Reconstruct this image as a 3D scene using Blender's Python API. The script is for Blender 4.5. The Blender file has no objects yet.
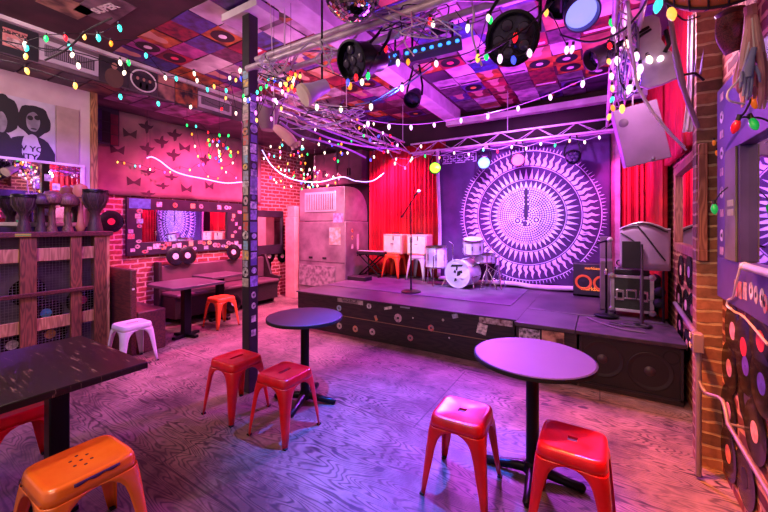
import bpy, math, random
from mathutils import Matrix, Vector
random.seed(7)
C = bpy.context.scene.collection
sc = bpy.context.scene
PI = math.pi
# ------------------------------------------------------------------ camera, world, light, exposure
TH = math.radians(31.3); F = 355.0; HC = 1.55
cd = bpy.data.cameras.new('camera'); cam = bpy.data.objects.new('camera', cd); C.objects.link(cam)
cam.location = (0, 0, HC); cam.rotation_euler = (PI/2, 0, TH)
cd.sensor_width = 36; cd.lens = F/768*36; cd.shift_y = -31/768; cd.clip_start = .02
sc.camera = cam
sc.view_settings.view_transform = 'Standard'; sc.view_settings.look = 'None'
sc.view_settings.gamma = 1; sc.view_settings.use_curve_mapping = False
sc.view_settings.exposure = 0.5
w = bpy.data.worlds.new('world'); sc.world = w; w.use_nodes = True
w.node_tree.nodes['Background'].inputs[0].default_value = (.75, .45, .62, 1)
w.node_tree.nodes['Background'].inputs[1].default_value = .38

def light(kind, name, loc, target, color, energy, size=.1, angle=60, blend=.6, sy=None):
    L = bpy.data.lights.new(name, kind); o = bpy.data.objects.new(name, L); C.objects.link(o)
    o.location = loc
    d = Vector(target)-Vector(loc)
    o.rotation_euler = d.to_track_quat('-Z', 'Y').to_euler()
    L.color = color; L.energy = energy
    if kind == 'SPOT': L.spot_size = math.radians(angle); L.spot_blend = blend; L.shadow_soft_size = size
    elif kind == 'AREA':
        L.size = size
        if sy: L.shape = 'RECTANGLE'; L.size_y = sy
    else: L.shadow_soft_size = size
    return o
# soft fill added for the room, from high up behind and beside the camera
light('AREA', 'room_fill', (-1.2, -1.0, 3.3), (-2.2, 3.0, .6), (1, .62, .5), 46, 1.6)
light('AREA', 'bar_side_fill', (-3.6, .2, 3.3), (-4.6, 2.5, 1.4), (1, .66, .7), 42, 1.0)
# coloured stage and room lamps
light('SPOT', 'booth_pink_lamp', (-4.75, 3.6, 3.15), (-6.0, 3.7, .5), (1, .06, .38), 560, .12, 130, .7)
light('SPOT', 'booth_red_lamp', (-4.6, 5.0, 3.1), (-5.9, 5.4, .5), (1, .13, .4), 440, .12, 120, .7)
light('SPOT', 'cabinet_purple_lamp', (-4.1, 1.4, 3.1), (-5.3, 1.7, .3), (.34, .06, 1), 230, .1, 100, .8)
light('SPOT', 'booth_floor_lamp', (-3.7, 4.4, 3.3), (-4.7, 3.6, 0), (1, .3, .55), 600, .06, 78, .5)
light('SPOT', 'air_handler_lamp', (-3.6, 4.3, 3.0), (-4.9, 5.6, 1.2), (1, .45, .6), 300, .1, 70, .8)
light('SPOT', 'stage_purple_lamp', (-1.6, 5.0, 2.7), (-1.6, 4.8, .5), (.55, .06, 1), 460, .1, 130, .8)
light('SPOT', 'stage_right_lamp', (-.3, 4.0, 2.95), (.28, 4.75, .75), (1, .6, .85), 150, .06, 70, .8)
light('SPOT', 'back_truss_violet_lamp', (-1.5, 5.5, 2.75), (-1.6, 2.2, 0), (.65, .1, 1), 260, .03, 100, .5)
light('SPOT', 'drum_blue_lamp', (-2.2, 4.2, 2.8), (-1.95, 5.6, .6), (.6, .62, 1), 420, .05, 46, .8)
light('SPOT', 'amplifier_lamp', (-2.9, 4.5, 2.9), (-3.1, 6.0, 1.2), (1, .7, .6), 150, .04, 36, .8)
light('SPOT', 'tapestry_violet_lamp', (-1.0, 3.9, 2.9), (-1.0, 6.3, 1.75), (.62, .2, 1), 560, .08, 80, .8)
light('SPOT', 'tapestry_white_lamp', (-1.3, 4.2, 2.9), (-1.0, 6.0, 1.75), (.6, .6, 1), 200, .05, 40, 1)
light('SPOT', 'curtain_red_lamp', (-3.5, 5.55, 2.95), (-3.3, 6.25, 1.6), (1, .03, .42), 330, .04, 120, .8)
light('SPOT', 'corner_red_lamp', (.1, 5.5, 2.6), (.55, 6.1, 1.8), (1, .03, .4), 95, .04, 100, .8)
light('SPOT', 'floor_blue_lamp', (-1.35, 2.3, 2.75), (-1.35, 2.35, 0), (.02, .12, 1), 1500, .04, 56, .9)
light('SPOT', 'floor_orange_lamp', (-.1, 2.35, 2.7), (.16, 2.62, 0), (1, .22, .04), 620, .05, 54, .8)
light('SPOT', 'wall_orange_lamp', (-.4, 1.4, 2.6), (.66, 2.5, .5), (1, .4, .2), 110, .05, 70, .8)
light('AREA', 'ceiling_magenta_wash', (-.9, 4.0, 1.9), (-.9, 4.2, 3.6), (.6, .05, 1), 110, 1.6)
light('SPOT', 'corner_violet_lamp', (.1, 3.0, 2.6), (.62, 2.2, 2.1), (.4, .12, 1), 34, .05, 80, .8)
light('POINT', 'rig_white_lamp', (.36, 3.1, 2.75), (0, 0, 0), (1, .5, .9), 20, .08)

light('SPOT', 'near_table_violet_fill', (-.25, 3.2, 2.75), (-.36, 2.35, .75), (.22, .03, 1), 620, .05, 34, .9)  # spot added to turn the near table top violet
light('SPOT', 'stool_warm_fill', (-2.9, -.2, 2.7), (-2.07, .65, .45), (1, .7, .4), 75, .05, 36, .9)  # added warm spot that brightens the orange stool, no fixture modelled
light('SPOT', 'floor_violet_lamp', (-2.0, 4.6, 2.75), (-2.3, 3.0, 0), (.5, .07, 1), 260, .04, 90, .7)
light('SPOT', 'left_ceiling_lamp', (-3.2, 3.2, 2.2), (-3.4, 3.4, 3.6), (1, .5, .62), 75, .2, 140, 1)

# ------------------------------------------------------------------ helpers
def ray(px):
    u = (px-384)/F
    return (-math.sin(TH)+u*math.cos(TH), math.cos(TH)+u*math.sin(TH))
def at(px, py, X=None, Y=None, Z=None, d=None):
    a, b = ray(px)
    if Z is not None: d = F*(HC-Z)/(py-225)
    elif X is not None: d = X/a
    elif Y is not None: d = Y/b
    return Vector((a*d, b*d, HC-(py-225)*d/F))
def lin(h):
    if isinstance(h, str):
        c = [int(h[i:i+2], 16)/255 for i in (0, 2, 4)]
        return tuple((x/12.92 if x <= .04045 else ((x+.055)/1.055)**2.4) for x in c)
    return h
MATS = {}
def mat(name, col, rough=.5, metal=0, emit=None, es=0, var=None, bump=None, col2=None, spec=None, coat=0, coord='Object', stretch=None):
    """var=(scale, detail) mixes col with col2 by noise; bump=(scale, strength)"""
    if name in MATS: return MATS[name]
    m = bpy.data.materials.new(name); m.use_nodes = True; nt = m.node_tree
    b = nt.nodes['Principled BSDF']; c = lin(col)
    b.inputs['Base Color'].default_value = (*c, 1); b.inputs['Roughness'].default_value = rough; b.inputs['Metallic'].default_value = metal
    if coat: b.inputs['Coat Weight'].default_value = coat; b.inputs['Coat Roughness'].default_value = .15
    if spec is not None: b.inputs['Specular IOR Level'].default_value = spec
    if emit is not None:
        b.inputs['Emission Color'].default_value = (*lin(emit), 1); b.inputs['Emission Strength'].default_value = es
    tc = nt.nodes.new('ShaderNodeTexCoord'); src = tc.outputs[coord]
    if stretch:
        mp = nt.nodes.new('ShaderNodeMapping'); nt.links.new(src, mp.inputs[0]); mp.inputs['Scale'].default_value = stretch; src = mp.outputs[0]
    if var is None: var = (6, 3); c2 = tuple(x*.8 for x in c)
    else: c2 = lin(col2) if col2 else tuple(x*.55 for x in c)
    n = nt.nodes.new('ShaderNodeTexNoise'); n.inputs['Scale'].default_value = var[0]; n.inputs['Detail'].default_value = var[1]
    nt.links.new(src, n.inputs['Vector'])
    r = nt.nodes.new('ShaderNodeValToRGB'); r.color_ramp.elements[0].position = .36; r.color_ramp.elements[1].position = .64
    r.color_ramp.elements[0].color = (*c, 1); r.color_ramp.elements[1].color = (*c2, 1)
    nt.links.new(n.outputs['Fac'], r.inputs[0]); nt.links.new(r.outputs[0], b.inputs['Base Color'])
    if bump:
        n2 = nt.nodes.new('ShaderNodeTexNoise'); n2.inputs['Scale'].default_value = bump[0]; n2.inputs['Detail'].default_value = 4
        nt.links.new(src, n2.inputs['Vector'])
        bp = nt.nodes.new('ShaderNodeBump'); bp.inputs['Strength'].default_value = bump[1]; bp.inputs['Distance'].default_value = .01
        nt.links.new(n2.outputs['Fac'], bp.inputs['Height']); nt.links.new(bp.outputs[0], b.inputs['Normal'])
    MATS[name] = m; return m
def wood(name, c1, c2, axis=0, scale=1, rough=.55):
    """grain drawn as contour lines of a stretched noise"""
    if name in MATS: return MATS[name]
    m = bpy.data.materials.new(name); m.use_nodes = True; nt = m.node_tree; b = nt.nodes['Principled BSDF']
    tc = nt.nodes.new('ShaderNodeTexCoord'); mp = nt.nodes.new('ShaderNodeMapping')
    s = [9*scale]*3; s[axis] = 1.2*scale; mp.inputs['Scale'].default_value = s
    nt.links.new(tc.outputs['Object'], mp.inputs[0])
    n = nt.nodes.new('ShaderNodeTexNoise'); n.inputs['Scale'].default_value = 1; n.inputs['Detail'].default_value = 2; nt.links.new(mp.outputs[0], n.inputs['Vector'])
    mu = nt.nodes.new('ShaderNodeMath'); mu.operation = 'MULTIPLY'; mu.inputs[1].default_value = 60; nt.links.new(n.outputs['Fac'], mu.inputs[0])
    si = nt.nodes.new('ShaderNodeMath'); si.operation = 'SINE'; nt.links.new(mu.outputs[0], si.inputs[0])
    r = nt.nodes.new('ShaderNodeMapRange'); r.inputs[1].default_value = -1; r.inputs[2].default_value = 1; nt.links.new(si.outputs[0], r.inputs[0])
    mx = nt.nodes.new('ShaderNodeMix'); mx.data_type = 'RGBA'; mx.inputs[6].default_value = (*lin(c1), 1); mx.inputs[7].default_value = (*lin(c2), 1)
    nt.links.new(r.outputs[0], mx.inputs[0]); nt.links.new(mx.outputs[2], b.inputs['Base Color']); b.inputs['Roughness'].default_value = rough
    MATS[name] = m; return m
def brick(name, plane, c1, c2, mortar, bw=.21, rh=.075, ms=.012, rough=.8, offset=.5):
    m = bpy.data.materials.new(name); m.use_nodes = True; nt = m.node_tree; b = nt.nodes['Principled BSDF']
    tc = nt.nodes.new('ShaderNodeTexCoord'); sp = nt.nodes.new('ShaderNodeSeparateXYZ'); cb = nt.nodes.new('ShaderNodeCombineXYZ')
    g = nt.nodes.new('ShaderNodeNewGeometry')
    nt.links.new(g.outputs['Position'], sp.inputs[0])
    nt.links.new(sp.outputs[1 if plane == 'X' else 0], cb.inputs[0]); nt.links.new(sp.outputs[2], cb.inputs[1])
    nz = nt.nodes.new('ShaderNodeTexNoise'); nz.inputs['Scale'].default_value = 9; nz.inputs['Detail'].default_value = 3
    nt.links.new(g.outputs['Position'], nz.inputs['Vector'])
    vm = nt.nodes.new('ShaderNodeVectorMath'); vm.operation = 'SCALE'; vm.inputs[3].default_value = .034; nt.links.new(nz.outputs['Color'], vm.inputs[0])
    va = nt.nodes.new('ShaderNodeVectorMath'); va.operation = 'ADD'; nt.links.new(cb.outputs[0], va.inputs[0]); nt.links.new(vm.outputs[0], va.inputs[1])
    bt = nt.nodes.new('ShaderNodeTexBrick'); bt.inputs['Scale'].default_value = 1; bt.offset = offset
    bt.inputs['Brick Width'].default_value = bw; bt.inputs['Row Height'].default_value = rh; bt.inputs['Mortar Size'].default_value = ms
    bt.inputs['Mortar Smooth'].default_value = .3; bt.inputs['Bias'].default_value = -.1
    bt.inputs['Color1'].default_value = (*lin(c1), 1); bt.inputs['Color2'].default_value = (*lin(c2), 1); bt.inputs['Mortar'].default_value = (*lin(mortar), 1)
    nt.links.new(va.outputs[0], bt.inputs['Vector'])
    mx = nt.nodes.new('ShaderNodeMix'); mx.data_type = 'RGBA'; mx.blend_type = 'MULTIPLY'; mx.inputs[0].default_value = .6
    n3 = nt.nodes.new('ShaderNodeTexNoise'); n3.inputs['Scale'].default_value = 26; n3.inputs['Detail'].default_value = 5
    nt.links.new(g.outputs['Position'], n3.inputs['Vector'])
    cr = nt.nodes.new('ShaderNodeValToRGB'); cr.color_ramp.elements[0].position = .3; cr.color_ramp.elements[1].position = .65
    cr.color_ramp.elements[0].color = (.4, .36, .34, 1); cr.color_ramp.elements[1].color = (1, 1, 1, 1)
    nt.links.new(n3.outputs['Fac'], cr.inputs[0]); nt.links.new(bt.outputs['Color'], mx.inputs[6]); nt.links.new(cr.outputs[0], mx.inputs[7])
    nt.links.new(mx.outputs[2], b.inputs['Base Color']); b.inputs['Roughness'].default_value = rough
    bp = nt.nodes.new('ShaderNodeBump'); bp.inputs['Strength'].default_value = .8; bp.inputs['Distance'].default_value = .012; bp.invert = True
    nt.links.new(bt.outputs['Fac'], bp.inputs['Height']); nt.links.new(bp.outputs[0], b.inputs['Normal'])
    return m
def frame(o, xd, yd):
    x = Vector(xd).normalized(); y = Vector(yd).normalized(); z = x.cross(y).normalized(); y = z.cross(x)
    M = Matrix((x, y, z)).transposed().to_4x4(); M.translation = Vector(o); return M
class MB:
    def __init__(s): s.v = []; s.f = []; s.mi = []; s.cur = 0
    def add(s, vs, fs, M=None):
        k = len(s.v)
        for v in vs: s.v.append((M @ Vector(v)) if M else Vector(v))
        for f in fs: s.f.append(tuple(i+k for i in f)); s.mi.append(s.cur)
        return s
    def box(s, x0, x1, y0, y1, z0, z1, M=None):
        vs = [(x, y, z) for z in (z0, z1) for y in (y0, y1) for x in (x0, x1)]
        return s.add(vs, [(0, 2, 3, 1), (4, 5, 7, 6), (0, 1, 5, 4), (2, 6, 7, 3), (0, 4, 6, 2), (1, 3, 7, 5)], M)
    def tube(s, pts, r, n=8, M=None, closed=False):
        pts = [Vector(p) for p in pts]; L = len(pts); rs = r if isinstance(r, (list, tuple)) else [r]*L
        up = None; vs = []
        for i, p in enumerate(pts):
            a = pts[(i-1) % L] if (closed or i > 0) else p; b = pts[(i+1) % L] if (closed or i < L-1) else p
            t = (b-a)
            if t.length < 1e-9: t = Vector((0, 0, 1))
            t.normalize()
            if up is None:
                up = Vector((0, 0, 1)) if abs(t.z) < .9 else Vector((1, 0, 0))
            sd = t.cross(up)
            if sd.length < 1e-6: sd = t.cross(Vector((.3, .9, .1)))
            sd.normalize(); up = sd.cross(t).normalized()
            for j in range(n):
                an = 2*PI*j/n; vs.append(p+(sd*math.cos(an)+up*math.sin(an))*rs[i])
        fs = []
        for i in range(L if closed else L-1):
            i2 = (i+1) % L
            for j in range(n): fs.append((i*n+j, i*n+(j+1) % n, i2*n+(j+1) % n, i2*n+j))
        if not closed: fs.append(tuple(range(n))[::-1]); fs.append(tuple((L-1)*n+j for j in range(n)))
        return s.add(vs, fs, M)
    def lathe(s, prof, n=24, M=None, cap=True):
        vs = []; fs = []
        for r, z in prof:
            for j in range(n): an = 2*PI*j/n; vs.append((r*math.cos(an), r*math.sin(an), z))
        for i in range(len(prof)-1):
            for j in range(n): fs.append((i*n+j, i*n+(j+1) % n, (i+1)*n+(j+1) % n, (i+1)*n+j))
        if cap:
            if prof[0][0] > 1e-5: fs.append(tuple(range(n))[::-1])
            if prof[-1][0] > 1e-5: fs.append(tuple((len(prof)-1)*n+j for j in range(n)))
        return s.add(vs, fs, M)
    def prism(s, poly, d, M=None, z0=0):
        n = len(poly); vs = [(x, y, z0) for x, y in poly]+[(x, y, z0+d) for x, y in poly]
        fs = [tuple(range(n))[::-1], tuple(range(n, 2*n))]+[(i, (i+1) % n, n+(i+1) % n, n+i) for i in range(n)]
        return s.add(vs, fs, M)
    def grid(s, fn, nu, nv, M=None):
        vs = [fn(i/nu, j/nv) for j in range(nv+1) for i in range(nu+1)]
        fs = [(j*(nu+1)+i, j*(nu+1)+i+1, (j+1)*(nu+1)+i+1, (j+1)*(nu+1)+i) for j in range(nv) for i in range(nu)]
        return s.add(vs, fs, M)
    def build(s, name, m, parent=None, world=False, smooth=True, bev=0, solid=0, ang=40, origin=None, sub=0):
        vs = s.v
        off = Vector((0, 0, 0))
        if parent is None:
            xs = [v.x for v in vs]; ys = [v.y for v in vs]; zs = [v.z for v in vs]
            off = Vector(origin) if origin else Vector(((min(xs)+max(xs))/2, (min(ys)+max(ys))/2, min(zs)))
        elif world:
            p = parent; Mi = Matrix.Identity(4)
            ch = []
            while p: ch.append(p); p = p.parent
            for q in reversed(ch): Mi = Mi @ q.matrix_basis
            Mi = Mi.inverted(); vs = [Mi @ v for v in vs]
        me = bpy.data.meshes.new(name); me.from_pydata([tuple(v-off) for v in vs], [], s.f)
        ms = m if isinstance(m, (list, tuple)) else [m]
        for q in ms: me.materials.append(q)
        if len(ms) > 1: me.polygons.foreach_set('material_index', s.mi)
        if smooth:
            me.polygons.foreach_set('use_smooth', [True]*len(me.polygons)); me.update(); me.set_sharp_from_angle(angle=math.radians(ang))
        me.update()
        o = bpy.data.objects.new(name, me); C.objects.link(o); o.location = off
        if parent: o.parent = parent
        if solid: md = o.modifiers.new('solid', 'SOLIDIFY'); md.thickness = solid; md.offset = 0
        if bev: md = o.modifiers.new('bevel', 'BEVEL'); md.width = bev; md.segments = 2; md.limit_method = 'ANGLE'
        if sub: md = o.modifiers.new('sub', 'SUBSURF'); md.levels = sub; md.render_levels = sub
        return o
def tag(o, label=None, cat=None, group=None, kind=None):
    if label:
        n = len(label.split()); (4 <= n <= 16) or print('BADLABEL', n, label)
        o['label'] = label
    if cat: o['category'] = cat
    if group: o['group'] = group
    if kind: o['kind'] = kind
    return o
def thing(name, label, cat, loc=(0, 0, 0), rz=0, group=None, rot=None):
    o = bpy.data.objects.new(name, None); C.objects.link(o); o.location = loc; o.rotation_euler = rot if rot else (0, 0, rz)
    o.empty_display_size = .05
    return tag(o, label, cat, group)
def dup(o, loc=None, rz=None, label=None, group=None, parent=None):
    c = o.copy(); C.objects.link(c)
    if parent: c.parent = parent
    if loc is not None: c.location = loc
    if rz is not None: c.rotation_euler = (0, 0, rz)
    if label: c['label'] = label
    if group: c['group'] = group
    for ch in list(o.children): dup(ch, parent=c)
    return c
def struct(name, mb, m, **k): return tag(mb.build(name, m, **k), kind='structure')
def bx(*a): return MB().box(*a)
def text(s, size, M, m, parent, name='lettering', depth=.001, squash=1, world=True, bold=0):
    cu = bpy.data.curves.new('t', 'FONT'); cu.body = s; cu.size = size; cu.align_x = 'CENTER'; cu.align_y = 'CENTER'; cu.extrude = depth; cu.offset = bold; cu.resolution_u = 3
    to = bpy.data.objects.new('t', cu); C.objects.link(to); bpy.context.view_layer.update()
    me = bpy.data.meshes.new_from_object(to); bpy.data.objects.remove(to); bpy.data.curves.remove(cu)
    b = MB(); b.add([(v.co.x*squash, v.co.y, v.co.z) for v in me.vertices], [tuple(p.vertices) for p in me.polygons], M); bpy.data.meshes.remove(me)
    return b.build(name, m, parent, world=world, smooth=False)
ORD = ['first', 'second', 'third', 'fourth', 'fifth', 'sixth', 'seventh', 'eighth', 'ninth', 'tenth', 'eleventh', 'twelfth', 'thirteenth', 'fourteenth', 'fifteenth', 'sixteenth', 'seventeenth', 'eighteenth', 'nineteenth', 'twentieth']
XP = ((0, 1, 0), (0, 0, 1))      # frame axes of a surface facing +X (seen from the right)
# facing +X: x along +Y, y up -> normal +X
def fX(x, y, z): return frame((x, y, z), (0, 1, 0), (0, 0, 1))
def fmX(x, y, z): return frame((x, y, z), (0, -1, 0), (0, 0, 1))     # normal -X
def fmY(x, y, z): return frame((x, y, z), (1, 0, 0), (0, 0, 1))      # normal -Y (towards the camera)
def rect(w_, h_): return [(-w_/2, -h_/2), (w_/2, -h_/2), (w_/2, h_/2), (-w_/2, h_/2)]
def ngon(r, n=16, ry=None): return [(r*math.cos(2*PI*i/n), (ry or r)*math.sin(2*PI*i/n)) for i in range(n)]
def rrect(w_, h_, r, n=5):
    out = []
    for cx, cy, a0 in ((w_/2-r, h_/2-r, 0), (-w_/2+r, h_/2-r, PI/2), (-w_/2+r, -h_/2+r, PI), (w_/2-r, -h_/2+r, 1.5*PI)):
        for i in range(n+1): a = a0+PI/2*i/n; out.append((cx+r*math.cos(a), cy+r*math.sin(a)))
    return out

# ------------------------------------------------------------------ materials
BLACK = mat('black_paint', '17141a', .45, var=(5, 4), col2='241d26')
BLACKM = mat('black_metal', '141318', .35, .6)
RUBBER = mat('rubber', '0b0a0c', .8)
CHROME = mat('chrome', 'd6d2d8', .2, 1)
ALU = mat('aluminium', 'ccc6cc', .4, .45, bump=(40, .1))
WHITE = mat('white_paint', 'd8cfd2', .55, var=(4, 4), col2='b7a8ae')
CREAM = mat('cream_cloth', 'e6dcc8', .7, bump=(200, .3))
PAPER = mat('paper', 'd9d3c8', .8)
MIRROR = mat('mirror_glass', 'e4e0e6', .02, 1, var=(1, 0), col2='e4e0e6')
RED = mat('red_enamel', 'd80a18', .3, .0, coat=.3, var=(14, 5), col2='c40814')
ORANGE = mat('orange_enamel', 'f07a20', .27, .0, coat=.6, var=(10, 4), col2='ea6c18')
WHITE_E = mat('white_enamel', 'cfc8d2', .35, coat=.3, var=(8, 4), col2='b9b0c0')
VINYL = mat('vinyl', '08070a', .25)
DKWOOD = wood('dark_wood', '2a1a1c', '1a1013', 0, 1, .5)
BRWOOD = wood('brown_wood', '7c4a34', '55301f', 2, 1.4, .6)
PALEWOOD = wood('pale_wood', 'b98a63', '8f6544', 2, 1.2, .6)
REDWOOD = wood('red_brown_wood', '5a2a24', '3c1a18', 0, 1.2, .55)

def floor_mat():
    m = bpy.data.materials.new('worn_plywood'); m.use_nodes = True; nt = m.node_tree; b = nt.nodes['Principled BSDF']; N = nt.nodes.new; L = nt.links.new
    tc = N('ShaderNodeTexCoord'); mp = N('ShaderNodeMapping'); mp.inputs['Scale'].default_value = (.55, 3.4, 1); L(tc.outputs['Object'], mp.inputs[0])
    n = N('ShaderNodeTexNoise'); n.inputs['Scale'].default_value = 1.15; n.inputs['Detail'].default_value = 3; n.inputs['Roughness'].default_value = .42; n.inputs['Distortion'].default_value = .15; L(mp.outputs[0], n.inputs['Vector'])
    mu = N('ShaderNodeMath'); mu.operation = 'MULTIPLY'; mu.inputs[1].default_value = 290; L(n.outputs['Fac'], mu.inputs[0])
    si = N('ShaderNodeMath'); si.operation = 'SINE'; L(mu.outputs[0], si.inputs[0])
    r = N('ShaderNodeValToRGB'); e = r.color_ramp.elements; e[0].position = .0; e[0].color = (0, 0, 0, 1); e[1].position = .5; e[1].color = (1, 1, 1, 1)
    mr = N('ShaderNodeMapRange'); mr.inputs[1].default_value = -1; mr.inputs[2].default_value = 1; L(si.outputs[0], mr.inputs[0]); L(mr.outputs[0], r.inputs[0])
    # fade the grain in and out
    n2 = N('ShaderNodeTexNoise'); n2.inputs['Scale'].default_value = 2.2; n2.inputs['Detail'].default_value = 5; L(tc.outputs['Object'], n2.inputs['Vector'])
    r2 = N('ShaderNodeValToRGB'); r2.color_ramp.elements[0].position = .36; r2.color_ramp.elements[1].position = .6; r2.color_ramp.elements[0].color = (1, 1, 1, 1); r2.color_ramp.elements[1].color = (.45, .45, .45, 1); L(n2.outputs['Fac'], r2.inputs[0])
    inv = N('ShaderNodeMath'); inv.operation = 'SUBTRACT'; inv.inputs[0].default_value = 1; L(r.outputs[0], inv.inputs[1])
    k = N('ShaderNodeMath'); k.operation = 'MULTIPLY'; L(inv.outputs[0], k.inputs[0]); L(r2.outputs[0], k.inputs[1])
    base = N('ShaderNodeMix'); base.data_type = 'RGBA'; base.inputs[6].default_value = (*lin('8e746a'), 1); base.inputs[7].default_value = (*lin('4a3834'), 1)
    n4 = N('ShaderNodeTexNoise'); n4.inputs['Scale'].default_value = 1.3; n4.inputs['Detail'].default_value = 6; n4.inputs['Roughness'].default_value = .7; L(tc.outputs['Object'], n4.inputs['Vector'])
    r4 = N('ShaderNodeValToRGB'); r4.color_ramp.elements[0].position = .4; r4.color_ramp.elements[1].position = .62; L(n4.outputs['Fac'], r4.inputs[0]); L(r4.outputs[0], base.inputs[0])
    mx = N('ShaderNodeMix'); mx.data_type = 'RGBA'; mx.inputs[7].default_value = (*lin('1e1214'), 1); L(k.outputs[0], mx.inputs[0]); L(base.outputs[2], mx.inputs[6])
    # knots and dark stains
    vo = N('ShaderNodeTexNoise'); vo.inputs['Scale'].default_value = 7; vo.inputs['Detail'].default_value = 1.5
    mp2 = N('ShaderNodeMapping'); mp2.inputs['Scale'].default_value = (.8, 1.3, 1); L(tc.outputs['Object'], mp2.inputs[0]); L(mp2.outputs[0], vo.inputs['Vector'])
    r5 = N('ShaderNodeValToRGB'); r5.color_ramp.elements[0].position = .69; r5.color_ramp.elements[1].position = .74; L(vo.outputs['Fac'], r5.inputs[0])
    mx2 = N('ShaderNodeMix'); mx2.data_type = 'RGBA'; mx2.inputs[7].default_value = (*lin('33252b'), 1); L(r5.outputs[0], mx2.inputs[0]); L(mx.outputs[2], mx2.inputs[6])
    bt = N('ShaderNodeTexBrick'); bt.inputs['Scale'].default_value = 1; bt.inputs['Brick Width'].default_value = 2.44; bt.inputs['Row Height'].default_value = 1.22; bt.inputs['Mortar Size'].default_value = .006; bt.inputs['Color1'].default_value = bt.inputs['Color2'].default_value = (1, 1, 1, 1); bt.inputs['Mortar'].default_value = (.35, .35, .35, 1); L(tc.outputs['Object'], bt.inputs['Vector'])
    mx3 = N('ShaderNodeMix'); mx3.data_type = 'RGBA'; mx3.blend_type = 'MULTIPLY'; mx3.inputs[0].default_value = 1; L(mx2.outputs[2], mx3.inputs[6]); L(bt.outputs['Color'], mx3.inputs[7])
    L(mx3.outputs[2], b.inputs['Base Color'])
    rr = N('ShaderNodeMapRange'); rr.inputs[3].default_value = .38; rr.inputs[4].default_value = .6; L(n4.outputs['Fac'], rr.inputs[0]); L(rr.outputs[0], b.inputs['Roughness'])
    bp = N('ShaderNodeBump'); bp.inputs['Strength'].default_value = .3; bp.inputs['Distance'].default_value = .003; bp.invert = True; L(k.outputs[0], bp.inputs['Height']); L(bp.outputs[0], b.inputs['Normal'])
    return m
def table_top_mat():
    m = bpy.data.materials.new('scratched_dark_board'); m.use_nodes = True; nt = m.node_tree; b = nt.nodes['Principled BSDF']; N = nt.nodes.new; L = nt.links.new
    tc = N('ShaderNodeTexCoord'); mp = N('ShaderNodeMapping'); mp.inputs['Scale'].default_value = (3, 26, 3); mp.inputs['Rotation'].default_value = (0, 0, .5); L(tc.outputs['Object'], mp.inputs[0])
    n = N('ShaderNodeTexNoise'); n.inputs['Scale'].default_value = 2; n.inputs['Detail'].default_value = 8; n.inputs['Roughness'].default_value = .7; L(mp.outputs[0], n.inputs['Vector'])
    r = N('ShaderNodeValToRGB'); e = r.color_ramp.elements; e[0].position = .3; e[0].color = (*lin('120a0c'), 1); e[1].position = .6; e[1].color = (*lin('21130f'), 1)
    q = e.new(.67); q.color = (*lin('9a7a6c'), 1); L(n.outputs['Fac'], r.inputs[0]); L(r.outputs[0], b.inputs['Base Color']); b.inputs['Roughness'].default_value = .3
    return m
# ------------------------------------------------------------------ structure
WX = -6.1; BY = 6.35; RX = .66; CZ = 3.6
struct('floor', bx(-6.4, .9, -1.6, 6.5, -.1, 0), floor_mat(), origin=(0, 0, 0))
struct('ceiling', bx(-6.4, .9, -1.6, 6.5, CZ, CZ+.1), mat('ceiling_paint', '4a2630', .8, var=(3, 5), col2='331a22'))
BR_L = brick('brick_booth', 'X', 'a04a42', '7c3530', 'd3a59a')
BR_R = brick('brick_right', 'X', '8a3d2c', '5e2a20', 'c9926c', ms=.014)
BR_B = brick('brick_back', 'Y', '6a2f30', '4c2224', '8a6060')
BR_P = brick('brick_pillar', 'Y', '94624a', '5a4034', 'b09878', bw=.24, rh=.078, ms=.009, offset=0)
struct('wall_left', bx(-6.25, WX, 1.97, 6.5, 0, CZ), BR_L)
struct('wall_back', bx(-6.25, .85, BY, 6.5, 0, CZ), mat('back_wall_paint', '3a1c2c', .8, var=(2, 5), col2='26121e'))
struct('wall_right', bx(RX, .82, -.4, BY, 0, CZ), BR_R)
struct('wall_left_front', bx(-6.25, -5.5, -1.2, 1.9, 0, CZ), mat('bar_wall_paint', 'c6b3b4', .7, var=(2, 4), col2='ab9498'))
# brick pillar standing proud of the right wall
struct('trim_1', bx(.535, RX, 3.02, 3.13, 0, CZ), BR_P)
# soffit along the left side with its white edge strip
struct('trim_2', bx(-6.1, -5.02, -1.0, BY, 3.24, CZ), mat('soffit_board', '3b3138', .75, var=(2, 5), col2='6a5560'))
struct('trim_3', bx(-5.03, -4.97, -1.0, BY, 3.56, 3.6), WHITE)
# wooden corner post between bar wall and booth
struct('trim_4', bx(-5.62, -5.47, 1.9, 1.97, 0, 3.24), wood('corner_post_wood', 'a77a4a', '6f4a2c', 2, 1.3))
struct('trim_5', bx(-2.36, -2.12, -.8, 6.1, 3.40, 3.6), WHITE)         # long white beam boxed under the ceiling
struct('trim_6', bx(-2.36, .62, 6.02, 6.14, 3.33, 3.42), WHITE)          # rear beam over the stage
b = MB(); b.box(.14, .25, 6.12, 6.22, .54, 2.95)
struct('trim_7', b, mat('post_paint', 'b08aa0', .6, var=(6, 4), col2='8a6478'))      # post right of the tapestry
b = MB(); b.box(-5.78, -5.5, 5.42, 5.66, 0, 1.72); b.box(-5.72, -5.5, 5.42, 5.66, 1.72, 1.95)
struct('trim_8', b, mat('column_paint', 'c99a92', .6, var=(5, 4), col2='b58680'), bev=.008)

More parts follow.
